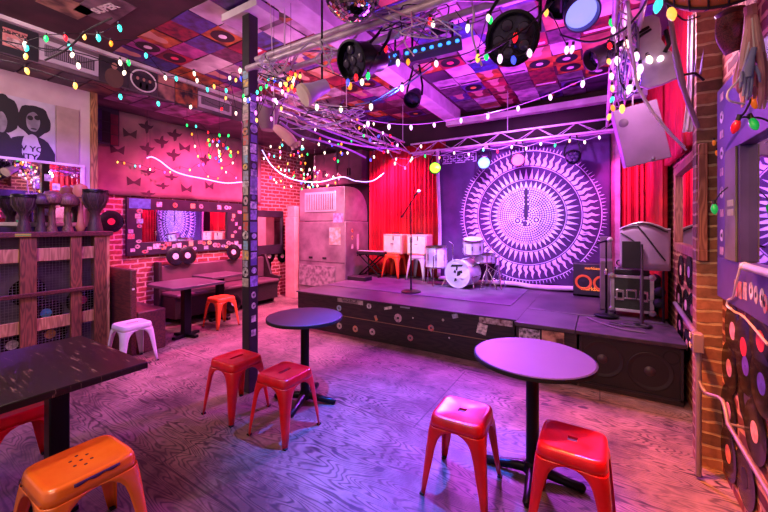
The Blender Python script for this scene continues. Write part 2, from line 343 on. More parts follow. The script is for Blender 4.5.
# ------------------------------------------------------------------ stage
DECK = mat('stage_deck_paint', '4b4048', .38, var=(2.5, 6), col2='2c242c', bump=(30, .1))
SKIRT = wood('stage_front_board', '2c1d1f', '150e11', 0, 1.0, .6)
st = thing('stage', 'low black wooden stage with sticker covered front board below the sun tapestry', 'stage', (-1.9, 4.6, 0))
b = MB(); b.box(-3.97, -.77, 4.05, BY-.02, .0, .52); b.box(-.77, .62, 4.57, BY-.02, 0, .52); b.build('platform', DKWOOD, st, world=True)
b = MB(); b.box(-3.99, -.75, 3.96, BY-.03, .52, .54); b.box(-.75, .60, 4.57, BY-.03, .52, .54); b.build('deck', DECK, st, world=True, bev=.004)
bx(-3.97, -.78, 3.98, 4.05, .27, .52).build('front_board', SKIRT, st, world=True, bev=.004)
bx(-3.97, -.78, 3.985, 4.05, 0, .262).build('front_board', SKIRT, st, world=True, bev=.004)
bx(-3.97, -.78, 3.978, 3.984, .262, .27).build('seam_strip', mat('tan_strip', '8a6a50', .7), st, world=True)
bx(-3.9, -.95, 4.6, 5.9, .541, .546).build('stage_mat', mat('stage_mat_carpet', '55485a', .6, var=(4, 5), col2='3c3242'), st, world=True)
pal = ['d8d2da', '7fb2c8', 'd07a2a', 'b8b0a0', 'e0c060', 'c84a3a', 'c9a4a8', '9aa0b8', 'ddd6cc', 'b04858']
def stk_mat(i):
    c = pal[i % len(pal)]; d = pal[(i*3+4) % len(pal)]
    return mat('sticker_%s_%s' % (c, d), c, .5, var=(34, 1), col2='8a7f84')
def sticker(parent, M, w_, h_, i, round_=False, d=.0012):
    b = MB(); b.prism(ngon(w_/2, 14, h_/2) if round_ else rect(w_, h_), d, M)
    o = b.build('sticker', stk_mat(i), parent, world=True, smooth=False)
    if round_:
        b = MB(); b.prism(ngon(w_*.16, 8, h_*.16), .001, M, z0=d); b.build('sticker_print', mat('ink', '1c1820', .6), o, world=True, smooth=False)
    return o
def stg(px, py, w_, h_, i, rd, a=0):
    p = at(px, py, Y=3.978 if py else 0)
    p.y = 3.9775 if p.z > .265 else 3.9845
    M = frame(p, (math.cos(a), 0, math.sin(a)), (-math.sin(a), 0, math.cos(a)))
    sticker(st, M, w_, h_, i, rd)
for a_ in [(339, 308, .085, .085, 1, 1), (361, 303, .05, .05, 4, 1), (369, 306, .075, .075, 0, 1), (388, 308, .12, .035, 8, 0, .25), (405, 307, .14, .03, 7, 0, 0), (339, 326, .09, .09, 3, 1), (355, 329, .09, .09, 2, 1), (372, 332, .09, .09, 6, 1), (398, 318, .11, .11, 6, 1), (431, 328, .08, .08, 5, 1), (376, 318, .04, .07, 2, 0, .4), (413, 318, .02, .02, 8, 1), (443, 320, .03, .03, 3, 1), (455, 316, .07, .05, 7, 0, .3), (482, 329, .11, .12, 8, 0, -.2), (410, 338, .08, .08, 9, 1), (449, 338, .02, .02, 0, 1)]: stg(*a_)
p = at(350, 298.5, Y=3.977)
b = MB(); b.box(p.x-.22, p.x+.22, 3.972, 3.978, .46, .53); o = b.build('sticker', mat('old_bumper_sticker', 'b7a8a8', .6, var=(9, 5), col2='6b5a62'), st, world=True)
text('SHO MOR', .06, fmY(p.x, 3.971, .495), mat('ink', '1c1820', .6), st, depth=.0005)
b = MB(); b.box(-1.16, -.80, 3.965, 3.978, .455, .535); b.build('torn_sticker', mat('torn_label', 'c9b8b8', .7, var=(22, 6), col2='5a3c42'), st, world=True)

# boxed riser in front of the stage, left of the bass cabinet
rs = thing('stage_riser', 'short black wooden riser block with record and sticker, left of the bass cabinet', 'riser', (-.5, 4.1, 0))
bx(-.75, -.19, 3.90, 4.55, 0, .50).build('riser_box', SKIRT, rs, world=True, bev=.004)
bx(-.76, -.205, 3.88, 4.565, .50, .538).build('riser_top', DECK, rs, world=True, bev=.004)
b = MB(); b.box(-.72, -.52, 3.893, 3.901, .28, .48); b.build('sticker', mat('paint_splash', 'cfc8cc', .6, var=(30, 5), col2='17131a'), rs, world=True)
b = MB(); b.box(-.50, -.30, 3.885, 3.90, .2, .49); b.build('sticker', mat('face_print', 'c99a7a', .6, var=(12, 3), col2='4a2820'), rs, world=True)
b = MB(); b.box(-.72, -.2, 3.894, 3.9, .12, .19); b.build('batten', REDWOOD, rs, world=True)

# bass cabinet with two woofers
sb = thing('bass_cabinet', 'wide black bass cabinet with two woofers behind a grille, against the brick wall', 'speaker', (.2, 4.1, 0))
bx(-.17, .61, 3.92, 4.55, .03, .5).build('cabinet_body', mat('cabinet_black', '100c0e', .5, var=(5, 4), col2='181214'), sb, world=True, bev=.008)
b = MB(); b.box(-.2, .63, 3.88, 4.56, .5, .535); b.build('cabinet_top', mat('cabinet_carpet', '2a1c26', .6, var=(9, 6), col2='48303e'), sb, world=True, bev=.004)
b = MB(); b.box(-.17, .61, 3.90, 4.5, 0, .035); b.build('base_rail', DKWOOD, sb, world=True)
for x, z in ((.02, .29), (.38, .25)):
    M = frame((x, 3.921, z), (1, 0, 0), (0, 0, 1))
    b = MB(); b.lathe([(.165, 0), (.17, .004), (.165, .008), (.15, .006), (.10, -.012), (.045, -.02), (.045, -.012), (.0, -.002)], 32, M, cap=False)
    wf = b.build('woofer', mat('woofer_cone', '1a1416', .5), sb, world=True)
    b = MB(); b.lathe([(.045, 0), (.03, .014), (.0, .018)], 20, M); b.build('dust_cap', mat('dust_cap', '3a2c30', .4), wf, world=True)
M = frame((.53, 3.921, .40), (1, 0, 0), (0, 0, 1)); b = MB(); b.lathe([(.055, 0), (.06, .004), (.05, .005), (.048, -.01), (0, -.012)], 24, M, cap=False); b.build('bass_port', RUBBER, sb, world=True)
for x0, x1, z0, z1 in ((-.17, .61, .03, .05), (-.17, .61, .48, .5), (-.17, -.15, .03, .5), (.59, .61, .03, .5)):
    bx(x0, x1, 3.905, 3.92, z0, z1).build('grille_frame', BLACK, sb, world=True)

# ------------------------------------------------------------------ curtains and tapestry
VEL = mat('red_velvet', 'c01024', .7, var=(3, 3), col2='900a18', bump=(60, .2))
def curtain(name, label, p0, p1, z0, z1, folds, amp, m, nrm):
    p0 = Vector(p0); p1 = Vector(p1); nrm = Vector(nrm); ph = random.random()*6
    def fn(u, v):
        a = folds*2*PI*u
        d = amp*(math.sin(a+ph+.5*math.sin(3*u*PI))+.35*math.sin(2.3*a+1))*(.75+.25*(1-v))
        p = p0.lerp(p1, u)+nrm*d
        return (p.x, p.y, z0+(z1-z0)*v)
    b = MB(); b.grid(fn, int(folds*12), 10)
    return tag(b.build(name, m, smooth=True, solid=.004, ang=80), label, 'curtain')
curtain('stage_curtain', 'pleated red velvet curtain behind the two cream amplifiers', (-4.15, 6.22, 0), (-2.45, 6.22, 0), .56, 3.1, 19, .03, VEL, (0, 1, 0))
curtain('stage_curtain', 'pleated red velvet curtain in the stage corner right of the tapestry', (.27, 6.22, 0), (.62, 6.22, 0), .56, 3.3, 5, .025, VEL, (0, 1, 0))
curtain('stage_curtain', 'pleated red velvet curtain along the brick wall beyond the framed mirror', (.58, 6.15, 0), (.58, 4.72, 0), .56, 3.55, 16, .025, VEL, (1, 0, 0))
curtain('stage_curtain', 'short red velvet curtain high on the brick wall above the wooden mirror', (.60, 4.70, 0), (.60, 3.2, 0), 2.16, 3.55, 15, .022, VEL, (1, 0, 0))
# sun tapestry
TX0, TX1, TZ0, TZ1 = -2.49, .13, .62, 2.93
def twave(x, z): return .022*math.sin(3.1*x+.8)*math.sin(1.2*z)+.006*math.sin(23*x+2*z)
tp = thing('tapestry', 'purple tapestry printed with a large white sun face, hung behind the drum kit', 'tapestry', (-1.1, 6.0, TZ0))
b = MB(); b.grid(lambda u, v: (TX0+(TX1-TX0)*u, 6.0+twave(TX0+(TX1-TX0)*u, TZ0+(TZ1-TZ0)*v), TZ0+(TZ1-TZ0)*v), 90, 60)
b.build('cloth', mat('tapestry_cloth', '3c1c4e', .85, var=(4, 4), col2='2c1440', bump=(150, .2)), tp, world=True, solid=.003)
SX, SZ = -1.0, 1.70
PRINT = mat('tapestry_print', 'c9bcd8', .8, var=(8, 4), col2='a597c0')
def tq(pts, b, o=.004): b.add([(x, 5.998-o+twave(x, z), z) for x, z in pts], [tuple(range(len(pts)))])
def pol(r, a): return (SX+r*math.sin(a), SZ+r*math.cos(a))
def ring(b, r0, r1, n=96):
    for i in range(n):
        a, c = 2*PI*i/n, 2*PI*(i+1)/n; tq([pol(r0, a), pol(r1, a), pol(r1, c), pol(r0, c)], b)
b = MB()
for r0, r1, n, k in ((.452, .555, 44, .46), (.585, .755, 50, .44)):
    for i in range(n):
        a = 2*PI*i/n; h = PI/n*k*2
        tq([pol(r0, a-h*.85), pol(r1-.005, a), pol(r0, a+h*.85)], b)
ring(b, .438, .446); ring(b, .565, .574); ring(b, .772, .782); ring(b, 1.02, 1.032)
n = 60
for i in range(n):                                   # wavy flame rays
    a = 2*PI*i/n; h = PI/n*.8; tw = .018
    L_ = [pol(.795, a-h), pol(.85, a-h*.75+tw), pol(.90, a-h*.6-tw*.6), pol(.95, a-h*.3+tw*.4), pol(1.005, a+.0), pol(.95, a+h*.3+tw*.4), pol(.90, a+h*.6-tw*.6), pol(.85, a+h*.75+tw), pol(.795, a+h)]
    tq(L_, b)
n = 130
for i in range(n):                                   # lace fringe
    a = 2*PI*i/n; h = PI/n*.6
    tq([pol(1.04, a-h*.5), pol(1.055+.04*abs(math.sin(i*1.7)), a-h*.2), pol(1.06+.05*abs(math.sin(i*2.3)), a+h*.1), pol(1.04, a+h*.5)], b)
b.build('sun_rays', PRINT, tp, world=True, smooth=False)
b = MB()
r = .42
while r > .03:
    n = max(6, int(2*PI*r/.034))
    for i in range(n):
        a = 2*PI*i/n+r*7
        x, z = pol(r, a)
        if abs(x-SX) < .03 and z > SZ-.07: continue
        if math.hypot(x-SX+.13, z-SZ+.08) < .055 or math.hypot(x-SX-.15, z-SZ+.07) < .055 or math.hypot(x-SX, z-SZ+.12) < .05: continue
        s = .0115
        tq([(x-s, z-s), (x+s, z-s), (x+s, z+s), (x-s, z+s)], b)
    r -= .0335
b.build('sun_face_dots', PRINT, tp, world=True, smooth=False)
for ex, ez in ((-.13, -.08), (.15, -.07)):
    b = MB()
    for r0, r1 in ((.044, .056), (.0, .022)):
        for i in range(20):
            a, c = 2*PI*i/20, 2*PI*(i+1)/20
            tq([(SX+ex+r0*math.sin(a), SZ+ez+r0*math.cos(a)), (SX+ex+r1*math.sin(a), SZ+ez+r1*math.cos(a)), (SX+ex+r1*math.sin(c), SZ+ez+r1*math.cos(c)), (SX+ex+r0*math.sin(c), SZ+ez+r0*math.cos(c))], b)
    b.build('sun_face_eye', PRINT, tp, world=True, smooth=False)
b = MB()
for i in range(14):
    a, c = -.2+2.9*i/14, -.2+2.9*(i+1)/14
    tq([(SX+.022*math.sin(a), SZ-.12+.03*math.cos(a)), (SX+.042*math.sin(a), SZ-.12+.042*math.cos(a)), (SX+.042*math.sin(c), SZ-.12+.042*math.cos(c)), (SX+.022*math.sin(c), SZ-.12+.03*math.cos(c))], b)
b.build('sun_face_mouth', PRINT, tp, world=True, smooth=False)
b = MB(); tq([(SX-.018, SZ-.06), (SX+.018, SZ-.06), (SX+.012, SZ+.42), (SX-.012, SZ+.42)], b, .012); b.build('sun_face_nose', mat('nose_purple', '1c0828', .8), tp, world=True, smooth=False)
b = MB()                                             # patterned strip of glyphs, top left corner
x0, x1, z0, z1 = -2.44, -1.80, 2.64, 2.80
for q in (((x0, z0), (x1, z0), (x1, z0+.012), (x0, z0+.012)), ((x0, z1-.012), (x1, z1-.012), (x1, z1), (x0, z1)), ((x0, z0), (x0+.012, z0), (x0+.012, z1), (x0, z1)), ((x1-.012, z0), (x1, z0), (x1, z1), (x1-.012, z1))): tq(q, b)
for i in range(9):
    gx = x0+.04+i*.064
    for (u0, v0, u1, v1) in ((0, 0, .045, .012), (0, .09, .045, .102), (0, .045, .045, .057), (0 if i % 2 else .035, .0, .01 if i % 2 else .045, .057), (.035 if i % 2 else 0, .045, .045 if i % 2 else .01, .102)):
        tq(((gx+u0, z0+.03+v0), (gx+u1, z0+.03+v0), (gx+u1, z0+.03+v1), (gx+u0, z0+.03+v1)), b)
b.build('glyph_border', PRINT, tp, world=True, smooth=False)
b = MB(); b.grid(lambda u, v: (TX0-.02+.06*u+.02*math.sin(5*v), 5.975+.02*math.sin(9*u), TZ0+(TZ1-TZ0)*v), 4, 24); b.build('white_side_hem', mat('white_hem', 'c8b8c8', .8), tp, world=True, solid=.003)
b = MB(); b.grid(lambda u, v: (TX0+(TX1-TX0)*u, 5.985+twave(TX0+(TX1-TX0)*u, TZ0)+.01*math.sin(40*u), TZ0-.06+.07*v+.01*math.sin(17*u)), 60, 2); b.build('white_bottom_hem', mat('white_hem', 'c8b8c8', .8), tp, world=True, solid=.003)

# ------------------------------------------------------------------ stools
def make_stool(label, body, holes='slot', group=None, s=1.0):
    t = thing('metal_stool', label, 'stool', (0, 0, 0), 0, group)
    ZT, ZS = .45, .385
    N = 40
    def loop(h, r, z): 
        out = []
        for q in range(64):
            a = 2*PI*q/64; ca, sa = math.cos(a), math.sin(a); rr = h/((abs(ca)**7+abs(sa)**7)**(1/7)); out.append((rr*ca, rr*sa, z))
        return out
    rings = [loop(.150, .045, .438), loop(.146, .042, .446), loop(.138, .036, .4495), loop(.126, .03, .4485), loop(.119, .028, .446)]
    # slot (a rounded oblong hole) drawn with the same point count
    slot = []
    for k, (x, y, z) in enumerate(loop(.119, .028, .446)):
        a = math.atan2(y, x)
        if holes == 'slot': r = min(1/max(abs(math.cos(a))/.016+1e-6, abs(math.sin(a))/.062+1e-6), .062)
        else: r = 1/max(abs(math.cos(a))/.024, abs(math.sin(a))/.024)
        slot.append((r*math.cos(a), r*math.sin(a), .446))
    b = MB(); n = len(rings[0])
    lo = [loop(.154, .046, .415), loop(.157, .046, ZS)][::-1]
    allr = lo+rings+([slot, [(x, y, .434) for x, y, z in slot]] if holes != 'dots' else [])
    vs = [p for r_ in allr for p in r_]
    fs = [(i*n+j, i*n+(j+1) % n, (i+1)*n+(j+1) % n, (i+1)*n+j) for i in range(len(allr)-1) for j in range(n)]
    if holes == 'dots': fs.append(tuple((len(allr)-1)*n+j for j in range(n)))
    b.add(vs, fs); seat = b.build('seat', body, t, solid=.003, ang=50)
    if holes == 'dots':
        b = MB()
        for x, y in ((-.05, 0), (-.025, .028), (0, 0), (.025, -.028), (.05, 0), (-.025, -.028), (.025, .028)):
            b.lathe([(.0062, .4475), (.006, .4482), (0, .4482)], 12, Matrix.Translation((x, y, 0)))
        b.build('drain_holes', mat('hole_dark', '3a0c04', .9), seat)
    for sx in (-1, 1):
        for sy in (-1, 1):
            rows = [(0, .190, .026), (.10, .182, .038), (.20, .174, .050), (.28, .168, .060), (.325, .1645, .070), (.352, .162, .084), (.372, .1595, .105), (.383, .158, .130), (.389, .1572, .1572)]
            b = MB(); vs = []; m_ = 11
            for z, h, wd in rows:
                r_ = .016+.030*(z/.388)**2; wd = max(min(wd, h), r_+.004)
                arc = [(h-r_+r_*math.sin(q*PI/12), h-r_+r_*math.cos(q*PI/12)) for q in range(7)]
                pts = [(h-wd, h), (h-(wd+r_)/2, h)]+arc+[(h, h-(wd+r_)/2), (h, h-wd)]
                for x, y in pts: vs.append((sx*x, sy*y, z))
            fs = [(i*m_+j, i*m_+j+1, (i+1)*m_+j+1, (i+1)*m_+j) for i in range(len(rows)-1) for j in range(m_-1)]
            b.add(vs, fs); lg = b.build('leg', body, t, solid=.003, ang=50)
            b = MB(); M = Matrix.Translation((sx*.180, sy*.180, 0)); b.box(-.014, .014, -.014, .014, 0, .012, M); b.build('rubber_foot', RUBBER, lg, bev=.003)
    return t
s0 = make_stool('glossy red metal stool with slotted seat, standing just left of the sticker pole', RED, 'slot', 'red metal stools')
s0.location = (-2.60, 1.90, 0)
dup(s0, (-2.04, 1.91, 0), .04, 'glossy red metal stool in front of the far round table, right of the sticker pole')
dup(s0, (-3.04, .68, 0), 0, 'red metal stool pushed half under the scratched dark square table')
s1 = make_stool('glossy red metal stool with square seat hole, left of the near round table', RED, 'sq', 'red metal stools'); s1.location = (-.70, 2.05, 0); s1.rotation_euler.z = .03
dup(s1, (-.12, 2.07, 0), -.03, 'glossy red metal stool with pink sheen, right of the near round table')
s2 = make_stool('orange metal stool with drain holes and chipped purple edge, nearest the camera', ORANGE, 'dots', None); s2.location = (-2.08, .685, 0); s2.scale = (1.08, 1.13, 1.0)
b = MB(); b.grid(lambda u, v: (.1535+.0025*v, -.07+.15*u, .443-.012*v-.004*math.sin(17*u)*v), 12, 2); b.build('chipped_paint', mat('chipped_purple', '4a2a6a', .5), s2, solid=.002)
b = MB()
for k in range(9):
    x = -.10+random.uniform(-.02, .02); z = .41+random.uniform(-.015, .015); M = fmY(x, -.158, z); b.prism(ngon(random.uniform(.002, .006), 6), .0015, M)
b.build('paint_chips', mat('rust_chip', '2a120c', .8), s2)
s3 = make_stool('orange red metal stool beside the far booth table under the stickered mirror', mat('coral_enamel', 'f05a2c', .35, var=(10, 4), col2='e04a20'), 'slot'); s3.location = (-4.97, 3.36, 0)
s4 = make_stool('pale white metal stool beside the slatted record cabinet', WHITE_E, 'slot'); s4.location = (-4.52, 1.95, 0)
# stools on the stage that carry the amplifiers
s5 = dup(s3, (-3.38, 5.86, .546), 0, 'coral metal stool on stage under the left cream amplifier', 'amplifier stools on the stage')
s6 = dup(s4, (-2.87, 5.92, .546), 0, 'pale metal stool on stage under the right cream amplifier', 'amplifier stools on the stage')
s5.location.z = s6.location.z = .541; s5.location.y = 5.95; s6.location.y = 5.98

# ------------------------------------------------------------------ tables
def round_table(label, loc, r, rot=0, top=None):
    t = thing('round_table', label, 'table', loc, rot, 'round cafe tables')
    b = MB(); b.lathe([(0, .722), (r-.01, .722), (r, .728), (r, .744), (r-.006, .75), (0, .75)], 64); tt = b.build('tabletop', top, t, ang=30)
    b = MB(); b.lathe([(r-.004, .7235), (r+.003, .7245), (r+.004, .7465), (r-.001, .749)], 64, cap=False); b.build('edge_band', RUBBER, tt)
    b = MB(); b.lathe([(.038, .05), (.038, .715)], 20); b.build('pole', BLACKM, t)
    b = MB(); b.lathe([(.038, .70), (.1, .712), (.1, .722), (0, .722)], 16); b.build('mount_plate', BLACKM, t)
    b = MB(); b.lathe([(.055, .03), (.058, .05), (.045, .085), (.038, .10)], 20); b.build('base_hub', BLACKM, t)
    for k in range(4):
        a = k*PI/2+.05
        M = Matrix.Rotation(a, 4, 'Z')
        b = MB(); b.tube([(.0, 0, .055), (.08, 0, .05), (.2, 0, .030), (.27, 0, .024), (.285, 0, .02)], [.03, .032, .026, .026, .016], 10, M)
        ft = b.build('base_foot', BLACKM, t)
        b = MB(); b.lathe([(.016, 0), (.016, .012)], 12, M @ Matrix.Translation((.262, 0, 0))); b.build('leveling_pad', RUBBER, ft)
    return t
TOP = mat('round_top_laminate', '3c3848', .45, var=(2, 5), col2='343040')
round_table('near round cafe table with glossy dark top between two red stools', (-.355, 2.345, 0), .345, .0, TOP)
round_table('far round cafe table with dark top in front of the stage corner', (-2.22, 2.31, 0), .325, .3, TOP)
# square table, lower left
t = thing('square_table', 'scratched dark brown square table over the orange stool at lower left', 'table', (-2.8, .72, 0))
b = MB(); b.box(-3.22, -2.26, .28, 1.06, .712, .75); b.build('tabletop', table_top_mat(), t, world=True, bev=.006)
bx(-3.16, -2.33, .34, 1.0, .69, .711).build('underframe', BLACK, t, world=True)
pp = Vector((-2.62, .754, 0))
b = MB(); b.box(pp.x-.045, pp.x+.045, pp.y-.045, pp.y+.045, .03, .69); b.build('pole', BLACKM, t, world=True, bev=.008)
for a in (0, PI/2, PI, 1.5*PI):
    b = MB(); b.box(.0, .22, -.03, .03, .012, .045, Matrix.Translation(pp) @ Matrix.Rotation(a, 4, 'Z')); ft = b.build('base_foot', BLACKM, t, world=True, bev=.008)
    b = MB(); b.lathe([(.018, 0), (.018, .012)], 12, Matrix.Translation(pp) @ Matrix.Rotation(a, 4, 'Z') @ Matrix.Translation((.20, 0, 0))); b.build('leveling_pad', RUBBER, ft, world=True)
# the two booth tables
def booth_table(label, x, y, poly, z=.75):
    t = thing('booth_table', label, 'table', (x, y, 0), 0, 'booth tables')
    b = MB(); b.prism(poly, .035, z0=z-.035); b.build('tabletop', mat('booth_top', '5a4450', .35, var=(4, 4), col2='48343f'), t, bev=.005)
    bx(-.05, .05, -.05, .05, .03, z-.035).build('pole', BLACKM, t, bev=.005)
    for a in (0, PI/2, PI, 1.5*PI):
        b = MB(); b.box(0, .20, -.03, .03, 0, .04, Matrix.Rotation(a+.2, 4, 'Z')); b.build('base_foot', BLACKM, t, bev=.006)
booth_table('clipped corner booth table nearest the low wooden pew', -4.92, 2.79, [(-.42, -.25), (-.3, -.36), (.33, -.36), (.36, -.3), (.36, .36), (-.36, .36), (-.42, .2)])
booth_table('rectangular booth table behind the coral stool, near the black pole', -5.36, 3.60, rect(.56, .62), .74)

# ------------------------------------------------------------------ booth bench, pew, mirrors on the left wall
BENCH = mat('bench_vinyl', '5c3a44', .5, var=(3, 5), col2='48303a')
t = thing('bench', 'long dark booth bench along the brick wall under the stickered mirror', 'bench', (-5.8, 4.0, 0))
bx(-6.06, -5.55, 2.98, 5.0, .10, .42).build('base', DKWOOD, t, world=True)
bx(-6.02, -5.5, 2.98, 5.0, .42, .48).build('seat', BENCH, t, world=True, bev=.02)
bx(-6.08, -5.95, 2.98, 5.0, .48, .90).build('backrest', BENCH, t, world=True, bev=.02)
bx(-6.09, -5.93, 2.93, 2.98, .0, .96).build('end_panel', DKWOOD, t, world=True, bev=.01)
b = MB(); b.prism([(-6.08, .0), (-5.72, .0), (-5.6, .3), (-5.5, .52), (-5.75, .55), (-5.93, .95), (-6.08, .95)], .05, Matrix(((1, 0, 0, 0), (0, 0, 1, 5.0), (0, 1, 0, 0), (0, 0, 0, 1)))); b.build('armrest', DKWOOD, t, world=True, bev=.008)
t = thing('pew', 'low red brown wooden pew end beside the white stool and record cabinet', 'bench', (-5.1, 2.3, 0))
bx(-5.95, -4.72, 2.02, 2.09, 0, 1.02).build('backrest', REDWOOD, t, world=True, bev=.015)
bx(-5.95, -4.72, 2.10, 2.42, 0, .50).build('seat_box', REDWOOD, t, world=True, bev=.015)
bx(-4.719, -4.712, 2.035, 2.06, .78, .80).build('scuff_plate', WHITE, t, world=True)

def framed_mirror(name, label, plane, y0, y1, z0, z1, iy0, iy1, iz0, iz1, fm, th=.05, sign=1):
    """mirror on an X plane; sign +1 faces +X"""
    t = thing(name, label, 'mirror', (plane, (y0+y1)/2, z0))
    xa, xb = sorted((plane, plane+sign*th))
    for a in ((y0, y1, z0, iz0), (y0, y1, iz1, z1), (y0, iy0, iz0, iz1), (iy1, y1, iz0, iz1)):
        bx(xa, xb, *a).build('frame_rail', fm, t, world=True, bev=.004)
    xa, xb = sorted((plane+sign*.002, plane+sign*.015)); bx(xa, xb, iy0-.01, iy1+.01, iz0-.01, iz1+.01).build('mirror_glass', MIRROR, t, world=True, smooth=False)
    return t
FB = mat('black_frame_paint', '1d1722', .45, var=(6, 4), col2='2b2030')
m1 = framed_mirror('framed_mirror', 'wide wall mirror in sticker covered black frame above the booth bench', WX, 2.54, 4.58, 1.08, 1.97, 2.75, 4.22, 1.28, 1.79, FB)
for k in range(26):
    y = 2.62+1.9*((k*.618) % 1); z = random.uniform(1.12, 1.25); rd = random.random() < .45
    sticker(m1, fX(WX+.0505, y, z), random.uniform(.06, .11), random.uniform(.05, .09), k, rd)
for k in range(16):
    y = 4.26+random.uniform(0, .28) if k % 2 else 2.58+random.uniform(0, .14); z = 1.3+.62*k/16
    sticker(m1, fX(WX+.0505, y, z), random.uniform(.05, .1), random.uniform(.05, .08), k+3, k % 3 == 0)
for k, y in enumerate((3.0, 3.25, 3.55, 3.7, 4.05, 4.2)):
    sticker(m1, fX(WX+.0505, y, 1.88), .08, .08, k*2, k % 2)
b = MB(); b.prism(rect(.3, .15), .0015, fX(WX+.0505, 2.72, 1.88)); b.build('sticker', mat('blue_sticker', '4a7ab8', .5, var=(18, 2), col2='3a5c98'), m1, world=True, smooth=False)
framed_mirror('framed_mirror', 'smaller wall mirror in plain black frame right of the black pole', WX, 4.72, 5.62, .92, 1.86, 4.76, 5.58, 1.12, 1.72, FB)
m3 = framed_mirror('bar_mirror', 'bar mirror on the left wall behind the hand drums', -5.5, .1, 1.84, 1.54, 2.29, .14, 1.80, 1.58, 2.26, WHITE, .03)
for k in range(5): sticker(m3, fX(-5.483, 1.5+.07*(k % 2), 1.7+.1*k), .07, .08, k*3+1)
# purple stickered mirror on the right wall
PF = mat('purple_frame_paint', '4c3a7a', .5, var=(5, 4), col2='3c2c66')
m4 = framed_mirror('framed_mirror', 'purple framed sticker mirror on the brick wall nearest the camera', RX, 1.5, 2.90, 1.12, 2.36, 1.7, 2.50, 1.36, 1.96, PF, .05, -1)
bx(.600, .608, 2.52, 2.70, 1.36, 1.96).build('grey_inset_panel', mat('grey_green_board', '6a6a58', .6, var=(5, 5), col2='52543f'), m4, world=True)
for k in range(5):
    for j in range(2): bx(.597, .60, 2.55+.022*k, 2.562+.022*k, 1.60+.05*j, 1.635+.05*j).build('faded_marking', mat('faded_white', 'a8a898', .7), m4, world=True)
for k, z in enumerate((1.40, 1.49, 1.62, 1.74, 1.86, 1.97, 2.08, 2.18, 2.3)):
    sticker(m4, fmX(.6095, 2.80, z), .07, .07 if k % 2 else .045, 0 if k % 2 else 6, k % 2)
for k, (px, py) in enumerate(((736, 280), (740, 282), (745, 283), (751, 283), (756, 287), (762, 290), (765, 296))):
    p = at(px, py+8, X=.609); sticker(m4, fmX(.6095, p.y, max(1.15, min(1.33, p.z))), .05, .085, (9, 5, 6, 0, 3, 8, 5)[k], k > 2)

# leaning wooden mirror beyond the pillar
MW = wood('salmon_frame_wood', 'a86a54', '7c4434', 2, 1.5)
t = thing('framed_mirror', 'wooden framed mirror leaning out between the pillar and the red corner curtain', 'mirror', (.56, 3.5, 1.32))
MA, MBB = Vector((.63, 4.28, 1.32)), Vector((.575, 2.99, 1.32)); ml = (MBB-MA).length; M = frame(MA, MBB-MA, (0, 0, 1))
for a_ in ((0, ml, 0, .07), (0, ml, .68, .75), (0, .10, .07, .68), (ml-.09, ml, .07, .68)): b = MB(); b.box(a_[0], a_[1], a_[2], a_[3], -.01, .035, M); b.build('frame_rail', MW, t, world=True, bev=.004)
b = MB(); b.box(.09, ml-.08, .06, .69, -.004, .006, M); b.build('mirror_glass', MIRROR, t, world=True, smooth=False)

# ------------------------------------------------------------------ bar cabinet on the left
t = thing('record_cabinet', 'slatted wooden cabinet with records behind wire mesh under the bar mirror', 'cabinet', (-5.28, 1.2, 0))
X0, X1 = -5.49, -5.08
bx(X0, X1+.02, .1, 1.98, 1.42, 1.475).build('cabinet_top', REDWOOD, t, world=True, bev=.006)
bx(X0, X0+.02, .1, 1.94, .06, 1.42).build('back_panel', mat('cabinet_back', '8a7a86', .7, var=(3, 3), col2='4a3c50'), t, world=True)
bx(X0, X1, 1.90, 1.95, 0, 1.42).build('side_panel', PALEWOOD, t, world=True)
bx(X0, X1, .1, .15, 0, 1.42).build('side_panel', PALEWOOD, t, world=True)
for y0, y1 in ((1.17, 1.30), (1.58, 1.68), (1.80, 1.92), (.62, .72)): bx(X1-.03, X1+.005, y0, y1, .06, 1.42).build('front_post', BRWOOD, t, world=True, bev=.004)
for z0, z1 in ((1.16, 1.30), (.42, .55), (.0, .08)): bx(X1-.06, X1-.03, .1, 1.92, z0, z1).build('cross_rail', PALEWOOD, t, world=True, bev=.004)
b = MB(); b.box(X1+.006, X1+.03, .1, 1.78, .80, .84); b.build('cross_bar', REDWOOD, t, world=True, bev=.004)
b = MB()
for k in range(62): y = .16+k*.0285; b.box(X1-.068, X1-.066, y, y+.0022, .08, 1.42)
for k in range(46): z = .09+k*.0285; b.box(X1-.068, X1-.066, .15, 1.9, z, z+.0022)
b.build('wire_mesh', mat('mesh_wire', '8f8792', .5, .6), t, world=True, smooth=False)
bx(X1+.0205, X1+.022, 1.13, 1.25, 1.432, 1.462).build('rainbow_sticker', mat('rainbow_paint', 'e8a020', .5, var=(14, 0), col2='2a9a40', stretch=(.1, .1, 9)), t, world=True)
def vinyl(label, M, r=.15, lab='c8304a', group=None, lr=.05, holder=None):
    t = thing('vinyl_record', label, 'record', M.translation, 0, group, rot=M.to_euler())
    b = MB(); b.lathe([(.0, 0), (r, 0), (r, .002), (r-.004, .0032), (lr+.01, .003), (lr, .0024), (0, .0024)], 40); b.build('disc', VINYL, t)
    b = MB(); b.lathe([(.0045, .0026), (lr*.98, .0026), (lr*.98, .0034), (.0045, .0034)], 24, cap=False); b.build('paper_label', mat('record_label_'+lab, lab, .6, var=(25, 2), col2=None), t)
    return t
